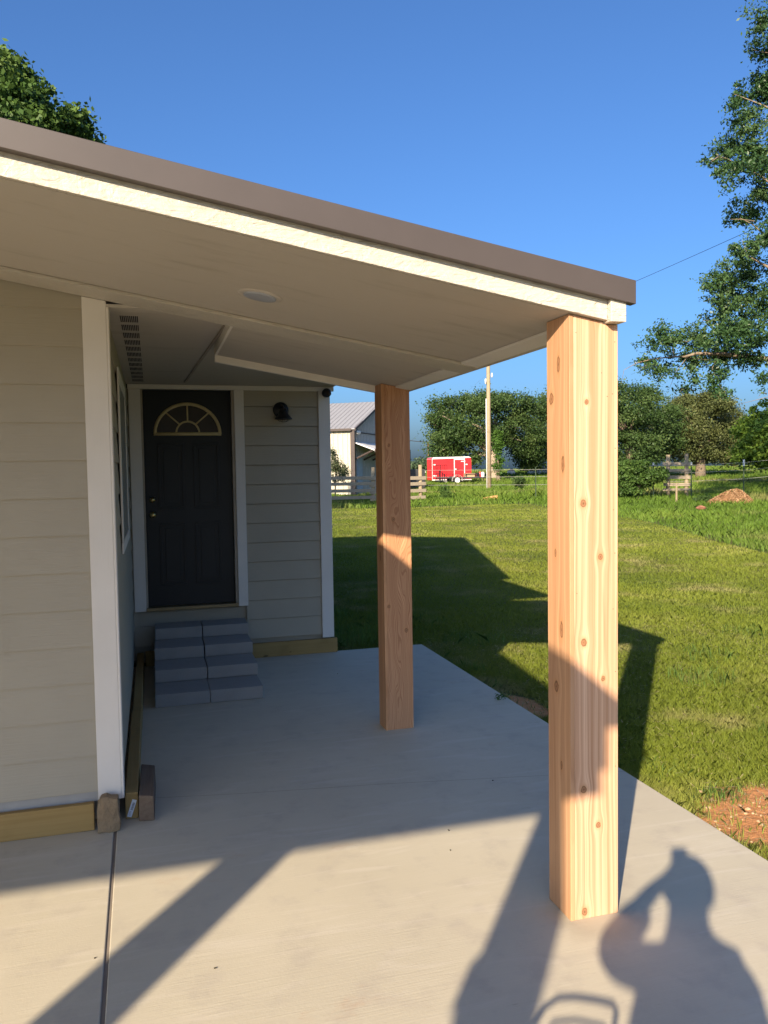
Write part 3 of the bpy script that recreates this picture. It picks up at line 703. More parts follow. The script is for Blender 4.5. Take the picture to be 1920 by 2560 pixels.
for s_ in (-1, 1):
    fc = MB(); fc.lathe(hd+Rv*.088*s_+Vector((0, 0, .0)), [(.001, -.03), (.014, -.02), (.018, 0), (.016, .02), (.001, .03)], 10); fc.build('ear', SKINM, person, smooth=True)
ph = thing('phone', 'slim black phone held upright by the photographer just behind the camera', 'phone', (-.064, -.062, 1.65))
b = MB(); b.obox((-.064, -.062, 1.648), (.96, -.28, 0), (.28, .96, 0), (0, 0, 1), .037, .004, .075); b.build('phone_body', BLACK, ph, bevel=.004)
MB().obox(Vector((-.064, -.062, 1.648))-Fv*.0046, (.96, -.28, 0), (.28, .96, 0), (0, 0, 1), .034, .0005, .070).build('screen', GLASS, ph)

# ------------------------------------------------------------------ leaf and grass meshes (numpy)
def np_mesh(name, V, nper, mat, rnd, parent=None, org=(0, 0, 0)):
    """V: (N*nper,3) polygons of nper verts"""
    N = len(V)//nper; me = bpy.data.meshes.new(name)
    V = V-np.asarray(org, float)
    me.vertices.add(len(V)); me.vertices.foreach_set('co', V.astype(np.float32).ravel())
    me.loops.add(len(V)); me.loops.foreach_set('vertex_index', np.arange(len(V), dtype=np.int32))
    me.polygons.add(N); me.polygons.foreach_set('loop_start', np.arange(0, len(V), nper, dtype=np.int32))
    me.polygons.foreach_set('loop_total', np.full(N, nper, dtype=np.int32))
    me.update(calc_edges=True)
    a = me.attributes.new('rnd', 'FLOAT', 'POINT'); a.data.foreach_set('value', np.repeat(rnd, nper).astype(np.float32))
    me.materials.append(mat)
    o = bpy.data.objects.new(name, me); C.objects.link(o)
    if parent is not None: o.parent = parent; o.location = Vector(org)-parent.location
    else: o.location = org
    return o
def leaf_quads(P_, size, up_bias=.35, asp=.55, droop=0.0):
    N = len(P_); n = RNG.normal(size=(N, 3)); n[:, 2] += up_bias*2; n /= np.linalg.norm(n, axis=1)[:, None]
    t = RNG.normal(size=(N, 3)); t[:, 2] -= droop; t -= (t*n).sum(1)[:, None]*n; t /= np.linalg.norm(t, axis=1)[:, None]
    s = np.cross(n, t); L = size*RNG.uniform(.6, 1.25, N)[:, None]; Wd = L*asp
    a = P_-t*L*.5; b = P_+s*Wd*.5+n*L*.06; c = P_+t*L*.5; d = P_-s*Wd*.5+n*L*.06
    return np.stack([a, b, c, d], 1).reshape(-1, 3)
def clumps(ells, ncl, npc, cr, hollow=.55):
    """ells: (cx,cy,cz,rx,ry,rz,weight). leaves in clumps spread through the ellipsoids' outer volume"""
    w = np.array([e[6] for e in ells], float); w /= w.sum(); pts = []; rn = []
    idx = RNG.choice(len(ells), size=ncl, p=w)
    for i in idx:
        e = ells[i]; d = RNG.normal(size=3); d /= np.linalg.norm(d); q = RNG.uniform(hollow, 1.0)**.7
        c = np.array(e[:3])+d*np.array(e[3:6])*q; k = int(npc*RNG.uniform(.5, 1.5)); r = cr*RNG.uniform(.6, 1.4)
        o = RNG.normal(size=(k, 3))*r*np.array([1, 1, .62])*(.55 if cr < .5 else .42); pts.append(c+o)
        rn.append(np.clip(RNG.uniform(0, 1)*.5+RNG.uniform(0, .5, k), 0, 1))
    return np.concatenate(pts), np.concatenate(rn)
def branches(m, p0, ells, r0_, n=9, twig=True):
    p0 = Vector(p0)
    for i in range(n):
        e = random.choice(ells); d = Vector((random.gauss(0, 1), random.gauss(0, 1), random.gauss(0, .8))).normalized()
        q = Vector(e[:3])+Vector((d.x*e[3], d.y*e[4], d.z*e[5]))*.8; mid = p0.lerp(q, .5)+Vector((random.uniform(-.1, .1), random.uniform(-.1, .1), .12))*(q-p0).length
        pts = [p0, p0.lerp(mid, .5)+Vector((0, 0, .03*(q-p0).length)), mid, mid.lerp(q, .5)+Vector((random.uniform(-.05, .05), 0, -.02))*(q-p0).length, q]
        rr = r0_*random.uniform(.35, .6); m.tube(pts, [rr, rr*.8, rr*.55, rr*.35, rr*.12], 6)
def tree(name, label, cat, base, ells, leaf, ncl, npc, cr, mat, trunk_r, grp=None, nb=9, bark=None, lean=(0, 0), droop=0, hollow=.55, crown='crown', asp=.55):
    t = thing(name, label, cat, base, grp)
    if leaf > .2:
        sat = []
        for q in ells:
            for _ in range(3):
                a_ = random.uniform(0, 6.28); el_ = random.uniform(-.2, 1.3); k_ = random.uniform(.9, 1.12)
                sat.append((q[0]+q[3]*k_*math.cos(a_)*math.cos(el_), q[1]+q[4]*k_*math.sin(a_)*math.cos(el_), q[2]+q[5]*k_*math.sin(el_), q[3]*.26, q[4]*.26, q[5]*.22, q[6]*.09))
        ells = list(ells)+sat
    P_, rn = clumps(ells, ncl, npc, cr, hollow)
    g = terr(base[0], base[1]); ok = P_[:, 2] > g+.1; P_, rn = P_[ok], rn[ok]
    np_mesh(crown, leaf_quads(P_, leaf, droop=droop, asp=asp), 4, mat, rn, t, base)
    if trunk_r:
        m = MB(); top = Vector(base)+Vector((lean[0], lean[1], 0)); zc = sum(e[2]*e[6] for e in ells)/sum(e[6] for e in ells)
        top.z = base[2]+(zc-base[2])*.75; b0 = Vector(base)-Vector((0, 0, .2))
        m.tube([b0, b0.lerp(top, .12), b0.lerp(top, .55)+Vector((random.uniform(-.1, .1), 0, 0)), top], [trunk_r*1.5, trunk_r, trunk_r*.8, trunk_r*.55], 10)
        branches(m, b0.lerp(top, .55), ells, trunk_r, nb//2); branches(m, top, ells, trunk_r*.8, nb)
        m.build('trunk', bark or BARK, t, smooth=True)
    return t
def ell(px, py, r, rpx, rpy, w=1, dr=None):      # ellipsoid seen around a photo point at distance r
    c = pt(px, py, r); k = c.xy.length/F_PX/math.cos(math.atan((px-960)/F_PX))
    return (c.x, c.y, c.z, rpx*k, (dr if dr else rpx*k), rpy*k, w)

GREEN_D = attr_mat('dark broadleaf', [(0, (.022, .048, .014)), (.5, (.055, .10, .026)), (1, (.12, .17, .05))], .28)
GREEN_M = attr_mat('fresh broadleaf', [(0, (.030, .065, .014)), (.5, (.065, .125, .026)), (1, (.13, .20, .045))], .28)
GREEN_L = attr_mat('yellow green broadleaf', [(0, (.045, .085, .014)), (.5, (.09, .16, .024)), (1, (.17, .26, .045))], .3)
GREEN_L2 = attr_mat('bright bush leaf', [(0, (.07, .13, .02)), (.5, (.14, .23, .03)), (1, (.24, .34, .06))], .35)
GREEN_O = attr_mat('olive oak leaf', [(0, (.045, .06, .018)), (.5, (.09, .11, .036)), (1, (.16, .17, .06))], .2)
ELM = attr_mat('elm leaf', [(0, (.022, .055, .018)), (.5, (.05, .105, .035)), (1, (.11, .17, .06))], .25, rough=.4)
VINE = attr_mat('vine leaf', [(0, (.03, .07, .012)), (.5, (.06, .13, .02)), (1, (.11, .2, .035))], .25)
BLUEG = attr_mat('far grey green', [(0, (.035, .06, .03)), (1, (.08, .12, .055))], .15)

# tree over the roof, upper left
x, y = bear(-260, 21); bx = (x, y, terr(x, y))
e = [ell(-90, 280, 21, 190, 110, 3, 2.5), ell(-90, 380, 21, 260, 90, 3, 2.5), ell(5, 190, 21, 60, 50, .9, 1), ell(120, 320, 21, 70, 35, 1.0, 1), ell(192, 300, 21, 20, 22, .3, .4), ell(205, 345, 21, 20, 14, .22, .4), ell(60, 265, 21, 55, 35, .8, 1), ell(-250, 100, 22, 170, 170, 2, 3)]
tree('broadleaf_tree', 'leafy green tree top rising over the roof at the upper left', 'tree', bx, e, .13, 640, 60, .24, GREEN_M, .3, nb=10, asp=.7, hollow=.35)

# the big elm at the right edge
x, y = bear(2230, 32.5); bx = (x, y, terr(x, y)); D_ = 31; KD = 31/23
base_e = [(1900, 60, 25, 40), (1905, 130, 40, 22), (1920, 210, 60, 40), (1880, 250, 60, 35), (1860, 300, 60, 45), (1900, 380, 110, 55), (1835, 370, 55, 30), (1850, 420, 85, 35), (1795, 392, 30, 20), (1900, 480, 80, 45), (1870, 530, 50, 25), (1850, 548, 45, 10),
          (1900, 600, 45, 25), (1855, 630, 40, 28), (1870, 690, 90, 50), (1800, 705, 55, 22), (1770, 712, 26, 14), (1890, 760, 110, 55), (1810, 770, 50, 30), (1850, 830, 110, 55), (1780, 800, 40, 25), (1740, 840, 60, 35), (1690, 850, 40, 30), (1650, 840, 40, 28), (1660, 810, 15, 18), (1625, 870, 35, 22),
          (1620, 910, 30, 22), (1650, 930, 40, 18), (1720, 895, 70, 25), (1800, 890, 80, 30), (1870, 900, 60, 28), (1730, 940, 35, 22), (1715, 972, 30, 16), (1790, 940, 32, 28), (1812, 985, 22, 22), (1785, 970, 25, 15), (1905, 945, 20, 15), (1905, 980, 14, 12)]
t = thing('elm_tree', 'tall small-leaved tree filling the right edge, long drooping branch reaching left', 'tree', bx)
ells = [ell(a, b_, D_+random.uniform(-1.6, 1.6), c_, d_, c_*d_, max(.25, c_*.009)) for a, b_, c_, d_ in base_e]
ells += [ell(2080, 100, 33, 160, 250, 26000, 3), ell(2090, 500, 33, 160, 250, 32000, 3), ell(2100, 800, 33, 170, 130, 15000, 3), ell(2250, -300, 34, 350, 330, 18000, 4), ell(2350, 300, 35, 250, 400, 14000, 4)]
P_, rn = clumps(ells, 2000, 58, .25, .0)
np_mesh('crown', leaf_quads(P_, .125, droop=.6, asp=.5), 4, ELM, rn, t, bx)
m = MB(); b0 = Vector(bx)-Vector((0, 0, .2))
m.tube([b0, b0+Vector((0, 0, 1.5)), b0+Vector((-.1, 0, 5)), b0+Vector((.1, 0, 9)), b0+Vector((.2, 0, 14))], [.55, .38, .33, .25, .1], 12)
def br(pp, rr): m.tube([pt(a, b_, c_*KD) for a, b_, c_ in pp], [q*KD for q in rr], 7)
br([(2230, 1000, 24), (2050, 930, 23.8), (1920, 898, 23.5), (1880, 893, 23.4), (1800, 885, 23.2), (1740, 884, 23), (1710, 892, 22.9), (1680, 892, 22.9), (1630, 898, 22.8), (1590, 908, 22.8), (1560, 925, 22.8), (1553, 960, 22.8)], [.16, .11, .075, .065, .055, .042, .028, .02, .015, .01, .006, .003])
br([(1685, 892, 22.9), (1680, 865, 22.9), (1668, 840, 22.9), (1655, 800, 22.9)], [.016, .012, .009, .004])
br([(1800, 886, 23.2), (1780, 920, 23.2), (1800, 965, 23.1), (1815, 1000, 23.1)], [.02, .014, .01, .004])
br([(1720, 890, 23), (1690, 930, 23), (1672, 975, 23)], [.012, .008, .003])
br([(2150, 800, 24), (1960, 690, 23.6), (1870, 640, 23.3), (1855, 600, 23.2)], [.1, .05, .02, .006])
br([(2150, 700, 24), (1950, 620, 23.6), (1880, 560, 23.3), (1850, 545, 23.2)], [.1, .04, .015, .005])
br([(2180, 600, 24), (1960, 480, 23.6), (1870, 420, 23.3), (1790, 385, 23.2)], [.1, .05, .02, .005])
br([(2180, 400, 24), (1980, 300, 23.6), (1900, 260, 23.3), (1835, 235, 23.2)], [.1, .05, .02, .005])
br([(1920, 992, 23), (1890, 1000, 23), (1850, 1010, 23)], [.008, .006, .003])
for i in range(14):
    a = random.choice(base_e); q = random.choice(base_e[:30])
    br([(a[0]+a[2]*.8, a[1]+5, 23.2), (a[0], a[1], 23.1), (a[0]-a[2]*.6, a[1]+random.uniform(-12, 14), 23)], [.016, .010, .004])
m.build('trunk', plain('mid brown bark', (.20, .155, .11), .9, .1, var=.3), t, smooth=True)

# ------------------------------------------------------------------ middle distance trees
def gb(px, r): x, y = bear(px, r); return (x, y, terr(x, y))
e = [ell(1195, 1050, 84, 110, 62, 5, 5), ell(1120, 1085, 82, 50, 48, 2, 3), ell(1250, 1060, 86, 75, 60, 3, 4), ell(1310, 1090, 86, 45, 60, 2, 3), ell(1100, 1130, 82, 28, 30, .7, 2), ell(1205, 1010, 84, 40, 25, 1, 3), ell(1290, 1010, 86, 50, 25, 1, 3), ell(1150, 1140, 84, 60, 30, 1.2, 3)]
tree('large_tree', 'broad dark green tree behind the red trailer, left of the near cedar post', 'tree', gb(1236, 84), e, .24, 420, 150, 1.15, GREEN_D, .45, 'trees along the far field', nb=14, bark=BARKL)
e = [ell(1345, 1080, 92, 45, 75, 2, 4), ell(1390, 1060, 94, 50, 90, 2, 4), ell(1330, 1140, 90, 40, 35, 1, 3), ell(1430, 1070, 94, 60, 80, 2, 4)]
tree('large_tree', 'tall dark tree right behind the near cedar post', 'tree', gb(1380, 93), e, .26, 240, 140, 1.15, GREEN_D, .4, 'trees along the far field', nb=9, bark=BARKL)
e = [ell(1560, 1040, 72, 55, 65, 2, 4), ell(1600, 1050, 74, 50, 60, 2, 4), ell(1530, 1000, 72, 35, 35, 1, 2), ell(1575, 1120, 72, 60, 45, 2, 4), ell(1630, 1085, 78, 45, 60, 2, 4)]
tree('large_tree', 'dense mid green tree just right of the near cedar post', 'tree', gb(1575, 73), e, .22, 330, 140, .95, GREEN_D, .4, 'trees along the far field', nb=9)
e = [ell(1735, 1060, 84, 85, 55, 4, 5), ell(1690, 1090, 82, 50, 55, 2, 4), ell(1790, 1080, 86, 60, 55, 3, 4), ell(1835, 1110, 86, 36, 42, 1.4, 3), ell(1740, 1020, 84, 60, 22, 1.2, 3), ell(1700, 1125, 82, 55, 26, 1, 3), ell(1800, 1135, 84, 55, 20, .8, 3)]
tree('oak_tree', 'rounded olive green oak with layered clumps and a short forked trunk', 'tree', gb(1752, 82), e, .22, 430, 170, 1.0, GREEN_O, .5, 'trees along the far field', nb=10)
e = [ell(1930, 1110, 60, 55, 45, 3, 3), ell(1910, 1070, 60, 30, 20, .8, 2), ell(1905, 1140, 60, 35, 24, 1, 2), ell(2000, 1060, 60, 70, 80, 3, 4)]
tree('bushy_tree', 'bright green bushy tree low at the right edge behind the field', 'tree', gb(1950, 60), e, .28, 300, 60, .6, GREEN_L2, .3, 'trees along the far field', nb=6)
e = [ell(1060, 1168, 190, 26, 14, 1, 6), ell(1042, 1172, 190, 18, 12, 1, 5)]
tree('distant_tree', 'small hazy tree on the horizon behind the fence end', 'tree', gb(1055, 190), e, .8, 60, 40, 2.0, BLUEG, .3, 'trees along the far field', nb=3)
for i, (a, b_, w_) in enumerate(((835, 1026, 16), (866, 1029, 10), (897, 1032, 5))):
    e = [ell(a, b_+4, 76, w_, 9, 1, 1.5), ell(a, b_+30, 76, w_*1.3, 16, 1, 1.5)]
    tree('treetop_beyond_barn', ['leafy treetop showing above the metal roof, leftmost and widest', 'small treetop above the metal roof ridge, the middle one', 'tiny treetop tip above the metal roof ridge nearest the cedar post'][i], 'tree', gb(a, 76), e, .3, 40, 40, .5, GREEN_M, .15, 'treetops beyond the metal building', nb=2)
# tree line far off, one mass
e = []
for i in range(60):
    a = random.uniform(-900, 2900)
    if 1020 < a < 1075: continue
    x, y = bear(a if abs(a) < 3000 else 0, 240); e.append((x, y, terr(x, y)+random.uniform(1.5, 3.0), random.uniform(5, 10), 5, random.uniform(2, 4), 1))
P_, rn = clumps(e, 700, 40, 2.2, .2)
stuff(np_mesh('far_woods', leaf_quads(P_, 1.1), 4, BLUEG, rn))
# vine column on the pole side
e = [ell(1245, 1090+i*14, 80, 9+random.uniform(0, 4), 12, 1, .8) for i in range(7)]
tree('vine_covered_trunk', 'narrow column of bright vine leaves just right of the utility pole', 'vine', gb(1247, 80), e, .22, 70, 40, .35, VINE, .2, nb=1, hollow=.1)

# shrubs
e = [ell(1585, 1195, 40, 45, 28, 3, 1.0), ell(1560, 1172, 40, 30, 20, 1.5, .9), ell(1625, 1190, 40, 30, 18, 1.3, .8), ell(1600, 1162, 40, 22, 10, .6, .5), ell(1652, 1182, 40, 10, 8, .35, .3), ell(1570, 1226, 40, 40, 10, 1.0, .8)]
tree('shrub', 'dense dark leafy shrub in the grass right of the near cedar post', 'shrub', gb(1595, 40), e, .11, 330, 50, .18, GREEN_M, .05, nb=9, hollow=.2, asp=.7)
e = [ell(838, 1168, 41, 16, 40, 2, .5), ell(855, 1185, 41, 18, 22, 1, .5), ell(830, 1130, 41, 8, 16, .4, .3)]
tree('shrub', 'loose pale-leaved shrub in front of the cream metal wall', 'shrub', gb(840, 41), e, .09, 130, 26, .18, attr_mat('pale shrub leaf', [(0, (.05, .075, .03)), (1, (.17, .19, .09))], .2), .03, nb=12, hollow=.0, bark=BARK)
for lab, px, py, r, w_, h_, mt in (('weedy sapling standing in tall grass left of the trailer wheel', 1112, 1232, 41, 9, 22, GREEN_M), ('dark leafy weed clump on the grassy mound left of the near post', 1300, 1205, 44, 24, 16, GREEN_D), ('low leafy weeds beside the orange chip pile', 1760, 1250, 37, 26, 6, GREEN_D)):
    e = [ell(px, py, r, w_, h_, 1, .5)]
    tree('weed_clump', lab, 'weeds', gb(px, r), e, .10, 50, 28, .15, mt, .015, 'leafy weed clumps in the field', nb=4, hollow=.0)

# ------------------------------------------------------------------ utility poles and wires
def pole(label, px, r, ztop, rad, mat, extras=False):
    x, y = bear(px, r); g = terr(x, y); t = thing('utility_pole', label, 'utility pole', (x, y, g))
    MB().tube([(x, y, g-.3), (x, y, ztop)], [rad, rad*.78], 12).build('pole', mat, t, smooth=True)
    return t, Vector((x, y, g))
t, q = pole('weathered wooden utility pole with white conduit standing before the large tree', 1224, 55, 10.6, .155, POSTW)
c1 = (-.15, -.10)
MB().tube([(q.x-.17, q.y+.0, q.z), (q.x-.17, q.y, 6.6)], .035, 8).build('conduit', WHITE, t, smooth=True)
b = MB(); ins = pt(1224, 940, 55); b.lathe((q.x+.22, q.y-.1, ins.z), [(.04, -.1), (.07, 0), (.05, .12), (.03, .2)], 10); b.build('insulator', WHITE, t, smooth=True); b = MB(); b.lathe((q.x-.24, q.y-.1, ins.z-.35), [(.05, -.2), (.06, 0), (.05, .15)], 10); b.build('insulator', WHITE, t, smooth=True)
t2, q2 = pole('thin reddish distant pole at the left end of the red trailer', 1073, 110, pt(1073, 1104, 110).z, .13, plain('red brown pole', (.17, .085, .06), .9))
def wire(label, a, b_, sag, r_=.012):
    a, b_ = Vector(a), Vector(b_); pts = [a.lerp(b_, i/16)-Vector((0, 0, sag*4*(i/16)*(1-i/16))) for i in range(17)]
    o = MB().tube(pts, r_, 5).build('wire', BLACK); tag(o, label, 'wire', 'overhead wires')
wire('thin power line crossing the sky from the roof corner up to the right trees', (q.x, q.y, 10.4), pt(2300, 380, 30), .2, .010)
wire('slack distant wire from the thin far pole toward the metal building', pt(1073, 1105, 110), pt(900, 1060, 110), .6, .05)
wire('hairline line sloping across the sky beneath the porch eave', pt(1224, 930, 55), pt(700, 1390, 60), .0, .004)

# ------------------------------------------------------------------ metal building
bm_ = thing('metal_building', 'cream metal building with grey ribbed roof behind the board fence', 'building', gb(900, 50))
g0 = .45
c0 = Vector((*bear(885, 47), g0)); eg = Vector((7.9, 12.2, 0)).normalized(); ew = Vector((-eg.y, eg.x, 0))   # gable direction, wall direction (to the left)
H = pt(885, 1073, 47).z-g0; WG = 10.5; LW = 16.0; nW = -eg; nG = -ew
CREAM = plain('cream ribbed steel', (.46, .42, .33), .5, .3, var=.04); GSTEEL = plain('light grey steel', (.27, .27, .28), .5, .3, var=.06); SHADEGREY = plain('shade toned gable steel', (.42, .42, .40), .5, .3, var=.06); DKTRIM = plain('dark brown trim', (.06, .045, .04), .5)  # gable wall: bluish shade of its sunless side painted into a greyer steel
b = MB(); a = c0.copy(); b.prism([a, a+ew*LW, a+ew*LW+Vector((0, 0, H)), a+Vector((0, 0, H))], eg*.1)
k = .35
while k < LW:
    b.obox(a+ew*k+Vector((0, 0, H/2))-eg*.02, ew, eg, (0, 0, 1), .03, .022, H/2); k += .30
b.build('side_wall', CREAM, bm_)
RH = 1.9
b = MB(); b.prism([a, a+eg*WG, a+eg*WG+Vector((0, 0, H)), a+eg*WG/2+Vector((0, 0, H+RH)), a+Vector((0, 0, H))], ew*.1)
k = .3
while k < WG:
    hh = H+RH*(1-abs(k-WG/2)/(WG/2)); b.obox(a+eg*k+Vector((0, 0, hh/2))-ew*.02, eg, ew, (0, 0, 1), .02, .022, hh/2); k += .30
b.build('gable_wall', SHADEGREY, bm_)
b = MB(); ov = .25
for s_ in (0, 1):
    p0 = a+(eg*WG if s_ else Vector())+(eg if s_ else -eg)*.25-ew*ov+Vector((0, 0, H-.02)); p1 = a+eg*WG/2-ew*ov+Vector((0, 0, H+RH+.06))
    b.prism([p0, p1, p1+Vector((0, 0, .06)), p0+Vector((0, 0, .06))], ew*(LW+.5))
    k = .1
    while k < LW:
        b.tube([p0+ew*k+Vector((0, 0, .07)), p1+ew*k+Vector((0, 0, .07))], .025, 4); k += .3
b.build('roof', GSTEEL, bm_)
b = MB(); p0 = a-eg*.27-ew*(ov+.02)+Vector((0, 0, H-.10)); p1 = a+eg*WG/2-ew*(ov+.02)+Vector((0, 0, H+RH-.05)); p2 = a+eg*(WG+.27)-ew*(ov+.02)+Vector((0, 0, H-.1))
b.prism([p0, p1, p2, p2+Vector((0, 0, .14)), p1+Vector((0, 0, .15)), p0+Vector((0, 0, .14))], ew*.06)
b.obox(a-eg*.28+ew*LW/2+Vector((0, 0, H-.03)), ew, eg, (0, 0, 1), LW/2, .02, .07)
b.obox(a-eg*.04+Vector((0, 0, H/2))-ew*.02, eg, ew, (0, 0, 1), .10, .13, H/2)
b.obox(a+eg*WG/2-ew*.04+Vector((0, 0, H-.15)), eg, ew, (0, 0, 1), WG/2, .02, .03)
b.build('trim', DKTRIM, bm_)
dr = MB(); dc = a+eg*1.05-ew*.05+Vector((0, 0, 1.12)); dr.obox(dc, eg, ew, (0, 0, 1), .46, .03, 1.1); dr = dr.build('door', plain('pale blue door', (.36, .42, .50), .5), bm_)
MB().obox(dc+eg*.35-ew*.05+Vector((0, 0, -.1)), eg, ew, (0, 0, 1), .03, .03, .05).build('handle', BLACK, dr)
b = MB(); az = pt(890, 1106, 47).z; a0 = a+eg*.05+Vector((0, 0, az-g0)); 
b.hexa([a0, a0+eg*5.2, a0+eg*5.2-ew*1.3+Vector((0, 0, -.5)), a0-ew*1.3+Vector((0, 0, -.5)), a0+Vector((0, 0, .06)), a0+eg*5.2+Vector((0, 0, .06)), a0+eg*5.2-ew*1.3+Vector((0, 0, -.44)), a0-ew*1.3+Vector((0, 0, -.44))])
aw = b.build('awning', WHITE, bm_)
b = MB()
for k in (.2, 2.0, 3.8): b.tube([a+eg*k+Vector((0, 0, az-g0-1.0)), a0+eg*k-ew*1.15+Vector((0, 0, -.48))], .06, 6)
b.obox(a0+eg*2.6-ew*1.33+Vector((0, 0, -.5)), eg, ew, (0, 0, 1), 2.6, .03, .09); b.build('bracket', DKTRIM, aw)
b = MB(); fz_ = pt(892, 1080, 47).z
for k in (.35, .62): b.lathe(a+eg*k-ew*.18+Vector((0, 0, fz_-g0)), [(.001, -.12), (.10, -.08), (.12, 0), (.10, .08), (.001, .12)], 12)
b.build('floodlight', WHITE, bm_, smooth=True)
b = MB(); lp = a+eg*(WG+.1)
b.hexa([lp+Vector((0, 0, H-.15)), lp+eg*2.4+Vector((0, 0, H-1.0)), lp+eg*2.4+ew*8+Vector((0, 0, H-1.0)), lp+ew*8+Vector((0, 0, H-.15)), lp+Vector((0, 0, H-.02)), lp+eg*2.4+Vector((0, 0, H-.87)), lp+eg*2.4+ew*8+Vector((0, 0, H-.87)), lp+ew*8+Vector((0, 0, H-.02))])
for k in (0, 3.5, 7.5): b.obox(lp+eg*2.2+ew*k+Vector((0, 0, (H-1)/2)), eg, ew, (0, 0, 1), .08, .08, (H-1)/2)
b.obox(lp+eg*1.2+Vector((0, 0, H-1.05)), eg, ew, (0, 0, 1), 1.2, .05, .12)
b.build('lean_to', DKTRIM, bm_)

# ------------------------------------------------------------------ fences
def board_fence(label, pxs, rs, rails, ptop, over, grp):
    t = thing('board_fence', label, 'fence', (*bear(pxs[0], rs[0]), .2), grp)
    P0 = [Vector((*bear(a, r), 0)) for a, r in zip(pxs, rs)]
    for i, p in enumerate(P0):
        g = terr(p.x, p.y); zt = pt(pxs[i], ptop[i], rs[i]).z
        if ptop[i] > 0: MB().tube([(p.x, p.y, g-.2), (p.x, p.y, zt)], [.10, .095], 10).build('fence_post', POSTW, t, smooth=True)
    for i in range(len(P0)-1):
        A0, B0 = P0[i], P0[i+1]; d = (B0-A0).normalized(); nrm = Vector((d.y, -d.x, 0));
        if nrm.dot(A0) > 0: nrm = -nrm
        A0 = A0-d*over+nrm*.12; B0 = B0+d*over+nrm*.12
        for (ya, yb_, hpx) in rails:
            za, zb = pt(pxs[i], ya, rs[i]).z, pt(pxs[i+1], yb_, rs[i+1]).z; h = hpx/F_PX*rs[i]
            c = (A0+B0)/2; c.z = (za+zb)/2; L = (B0-A0).length/2+random.uniform(-.03, .03); dd = (B0-A0).normalized(); dd.z = (zb-za)/(2*L)
            MB().obox(c, dd, nrm, Vector((0, 0, 1)), L, .022, h/2).build('rail', FENCEW, t, bevel=.006)
board_fence('grey weathered four-rail board fence running behind the house corner and middle post', [690, 934, 1052], [36.5, 39, 40.2], [(1196, 1195, 9), (1213, 1209, 8.5), (1230, 1226, 8.5), (1248, 1243, 8.5)], [1170, 1168, 1162], .25, 'weathered board fences')
board_fence('short greenish board fence panel between two posts beside the dark shrub', [1671, 1717], [41, 41], [(1160, 1160, 8), (1176, 1176, 7), (1193, 1193, 8), (1211, 1211, 7.5), (1224, 1223, 5)], [1137, 1134], .22, 'weathered board fences')
tp = thing('wire_fence', 'thin wire fence on slim green metal posts crossing the whole field', 'fence', (*bear(1500, 40), .3))
TP = plain('green steel post', (.05, .075, .045), .6); wpts = []
for px, py, cap in ((1052, 1170, 0), (1340, 1168, 0), (1634, 1158, 1), (1729, 1157, 1), (1860, 1150, 1), (2150, 1120, 0)):
    x, y = bear(px, 40.5); g = terr(x, y); z = pt(px, py, 40.5).z; wpts.append(Vector((x, y, z-.12)))
    if px in (1052,): continue
    o = MB().box(x-.02, x+.02, y-.02, y+.02, g-.1, z).build('metal_post', TP, tp)
    if cap: MB().box(x-.03, x+.03, y-.03, y+.03, z-.28 if px > 1800 else z-.1, z+.02).build('post_cap', WHITE, o)
for d in (0, .35, .75):
    b = MB()
    for i in range(len(wpts)-1): b.tube([wpts[i]-Vector((0, 0, d)), wpts[i+1]-Vector((0, 0, d))], .006, 4)
    b.build('strand', PALE, tp)
x, y = bear(1692, 37); g = terr(x, y); st = MB().box(x-.035, x+.035, y-.02, y+.02, g-.1, pt(1692, 1208, 37).z).build('wooden_stake', POSTW, None, org=(x, y, g)); tag(st, 'single pale wooden stake standing in front of the short fence panel', 'stake')

# chip pile, log, brick-like lump
x, y = bear(1842, 37); g = terr(x, y)
CH_ = attr_mat('wood chips', [(0, (.14, .07, .03)), (.5, (.30, .17, .085)), (1, (.50, .34, .20))], 0, .9, 6, .2)
cpile = thing('wood_chip_pile', 'low heap of orange brown wood chips in the grass at the right', 'wood chips', (x, y, g))
N = 9000; a = RNG.uniform(0, 2*np.pi, N); rr = np.sqrt(RNG.uniform(0, 1, N)); hx = .78+.12*np.sin(3*a)
PX = x+rr*np.cos(a)*hx*(1.0+.55*(np.cos(a) < 0)); PY = y+rr*np.sin(a)*.7; PZ = g+.03+.48*(1-rr**1.4)*(1+.2*np.sin(5*a))+RNG.uniform(-.03, .03, N)
np_mesh('chips', leaf_quads(np.stack([PX, PY, PZ], 1), .07, .2, .45), 4, CH_, RNG.uniform(0, 1, N), cpile, (x, y, g))
core = blobmesh((x-.1, y, g), (.82, .6, .40), 5, 3, .2); core.build('heap_core', plain('packed chips', (.22, .12, .06), .95, .05, var=.4, vscale=14, bump=.6, bscale=25), cpile)
lg = MB(); A0, B0 = pt(1197, 1257, 40.2), pt(1243, 1243, 40.6); lg.tube([A0, A0.lerp(B0, .3)+Vector((0, 0, .06)), A0.lerp(B0, .7)+Vector((0, 0, .03)), B0], [.06, .13, .12, .10], 9)
lg = lg.build('log', plain('split orange wood', (.55, .30, .12), .8, .1, var=.35, vscale=5, bump=.4), None, org=A0); tag(lg, 'split orange log lying in the weeds below the red trailer', 'log')
A0 = pt(1753, 1270, 31); tb = blobmesh((A0.x, A0.y, A0.z+.02), (.22, .12, .09), 9); tb = tb.build('brick_lump', plain('dull red brick', (.30, .14, .09), .9, .1, var=.3), None, org=A0); tag(tb, 'dull reddish lump lying alone in the bright grass before the stake', 'brick')
